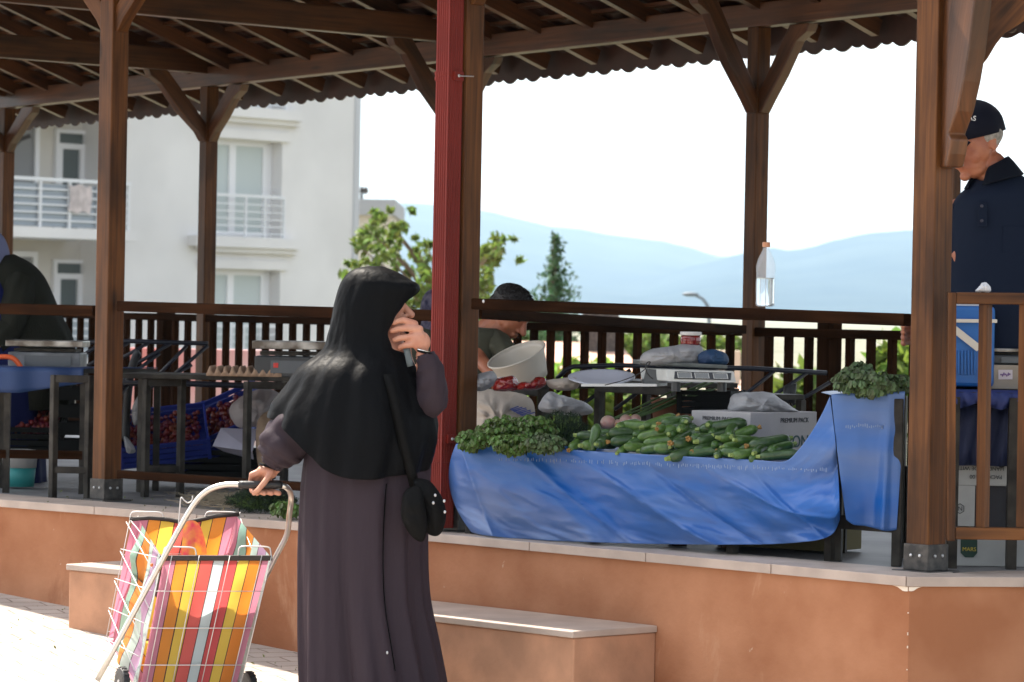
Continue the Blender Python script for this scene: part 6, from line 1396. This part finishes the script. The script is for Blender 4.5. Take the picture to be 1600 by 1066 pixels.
mb = MB(); mb.lathe(at(1565, 725, 12.499), [(.014, 0), (.014, .003)], 20, (0, -1, 0)); mb.build('hand_hole', mat('hole', (.01, .01, .01), .9), k2)
mb = MB(); mb.prism([at(x, y, 12.499) for x, y in ((1546, 710), (1548, 701), (1566, 698), (1568, 708), (1562, 712), (1552, 714))], (0, -.002, 0)); em = mb.build('emblem', mat('green_ink', (.04, .12, .05), .7), k2)
MB().prism([at(x, y, 12.495) for x, y in ((1549, 708), (1556, 701), (1564, 701), (1566, 706), (1557, 707), (1551, 711))], (0, -.001, 0)).build('emblem_mark', mat('yellow_ink', (.55, .42, .05), .6), em)
k3 = carton(1476, 1524, 759, 822, 12.5, .26, 'grey-white carton with a small hexagon mark under the upside-down one', M_GC)
mb = MB(); hx = at(1500, 795, 12.497); pts = [hx+V((.016*math.sin(a), 0, .018*math.cos(a))) for a in [k*math.pi/3 for k in range(7)]]; mb.tube(pts, .0012, 5); mb.build('hexagon', M_INK, k3); text('lettering', 'N', .022, M_INK, k3, at(1496.5, 798, 12.497), (1, 0, 0), (0, 0, 1))
k4 = carton(1478, 1640, 843, 884, 12.42, .3, 'long pale carton with a green and yellow badge on the floor behind the right railing', M_GC)
mb = MB(); mb.prism([at(x, y, 12.418) for x, y in ((1501, 843), (1527, 843), (1527, 864), (1521, 871), (1508, 871), (1501, 864))], (0, -.0015, 0)); em = mb.build('badge', mat('dark_green_ink', (.015, .045, .03), .7), k4)
text('lettering', 'MARS', .020, mat('yellow_ink', (.55, .42, .05), .6), em, at(1503.5, 861, 12.415), (1, 0, 0), (0, 0, 1))
c_ = at(1545, 785, 12.75); cbox('carton_stack', c_, (.2, .2, .3), 0, mat('dark_brown_card', (.10, .05, .03), .8), 'brown box standing behind the white cartons on the right', 'box')  # one even dark brown over the whole box
# things under the front table
cbox('wooden_box', V((fl(1235, 862).x, 13.15, .065)), (.5, .25, .11), -.6, mat('olive_box', (.16, .13, .05), .8), 'olive-coloured low box under the right end of the blue tarpaulin', 'box')
for x, y in ((1145, 866), (1066, 862)):
    p = fl(x, y)+V((0, .35, 0)); cbox('wooden_block', V((p.x, p.y, .05)), (.06, .06, .1), .2, M_BEAM, 'short brown wooden block under the blue tarpaulin, %s' % ('below its middle' if x > 1100 else 'left of the other block'), 'block')
# dark kettle-like bottle beside the bag
mb = MB(); p = fl(705, 822); mb.lathe(p+V((0, .02, 0)), [(.03, 0), (.034, .01), (.034, .07), (.02, .095), (.011, .105), (.011, .125)], 18); tag(mb.build('bottle', mat('dark_bottle', (.02, .02, .018), .12, spec=.8), smooth=True), 'small dark bottle on the platform edge beside the shoulder bag', 'bottle')
cbox('dark_box', V((at(700, 815, 14.1).x+.02, 14.05, .05)), (.16, .16, .1), .3, mat('black_crate', (.012, .013, .013), .7, spec=.1), 'low dark box at the foot of the middle post', 'box')
crumple('sack', [(664, 775), (661, 740), (663, 720), (672, 716), (677, 740), (676, 775)], 14.2, .03, M_PLAS, 'strip of white plastic sheet beside the red downpipe behind the woman', 'plastic', 33)
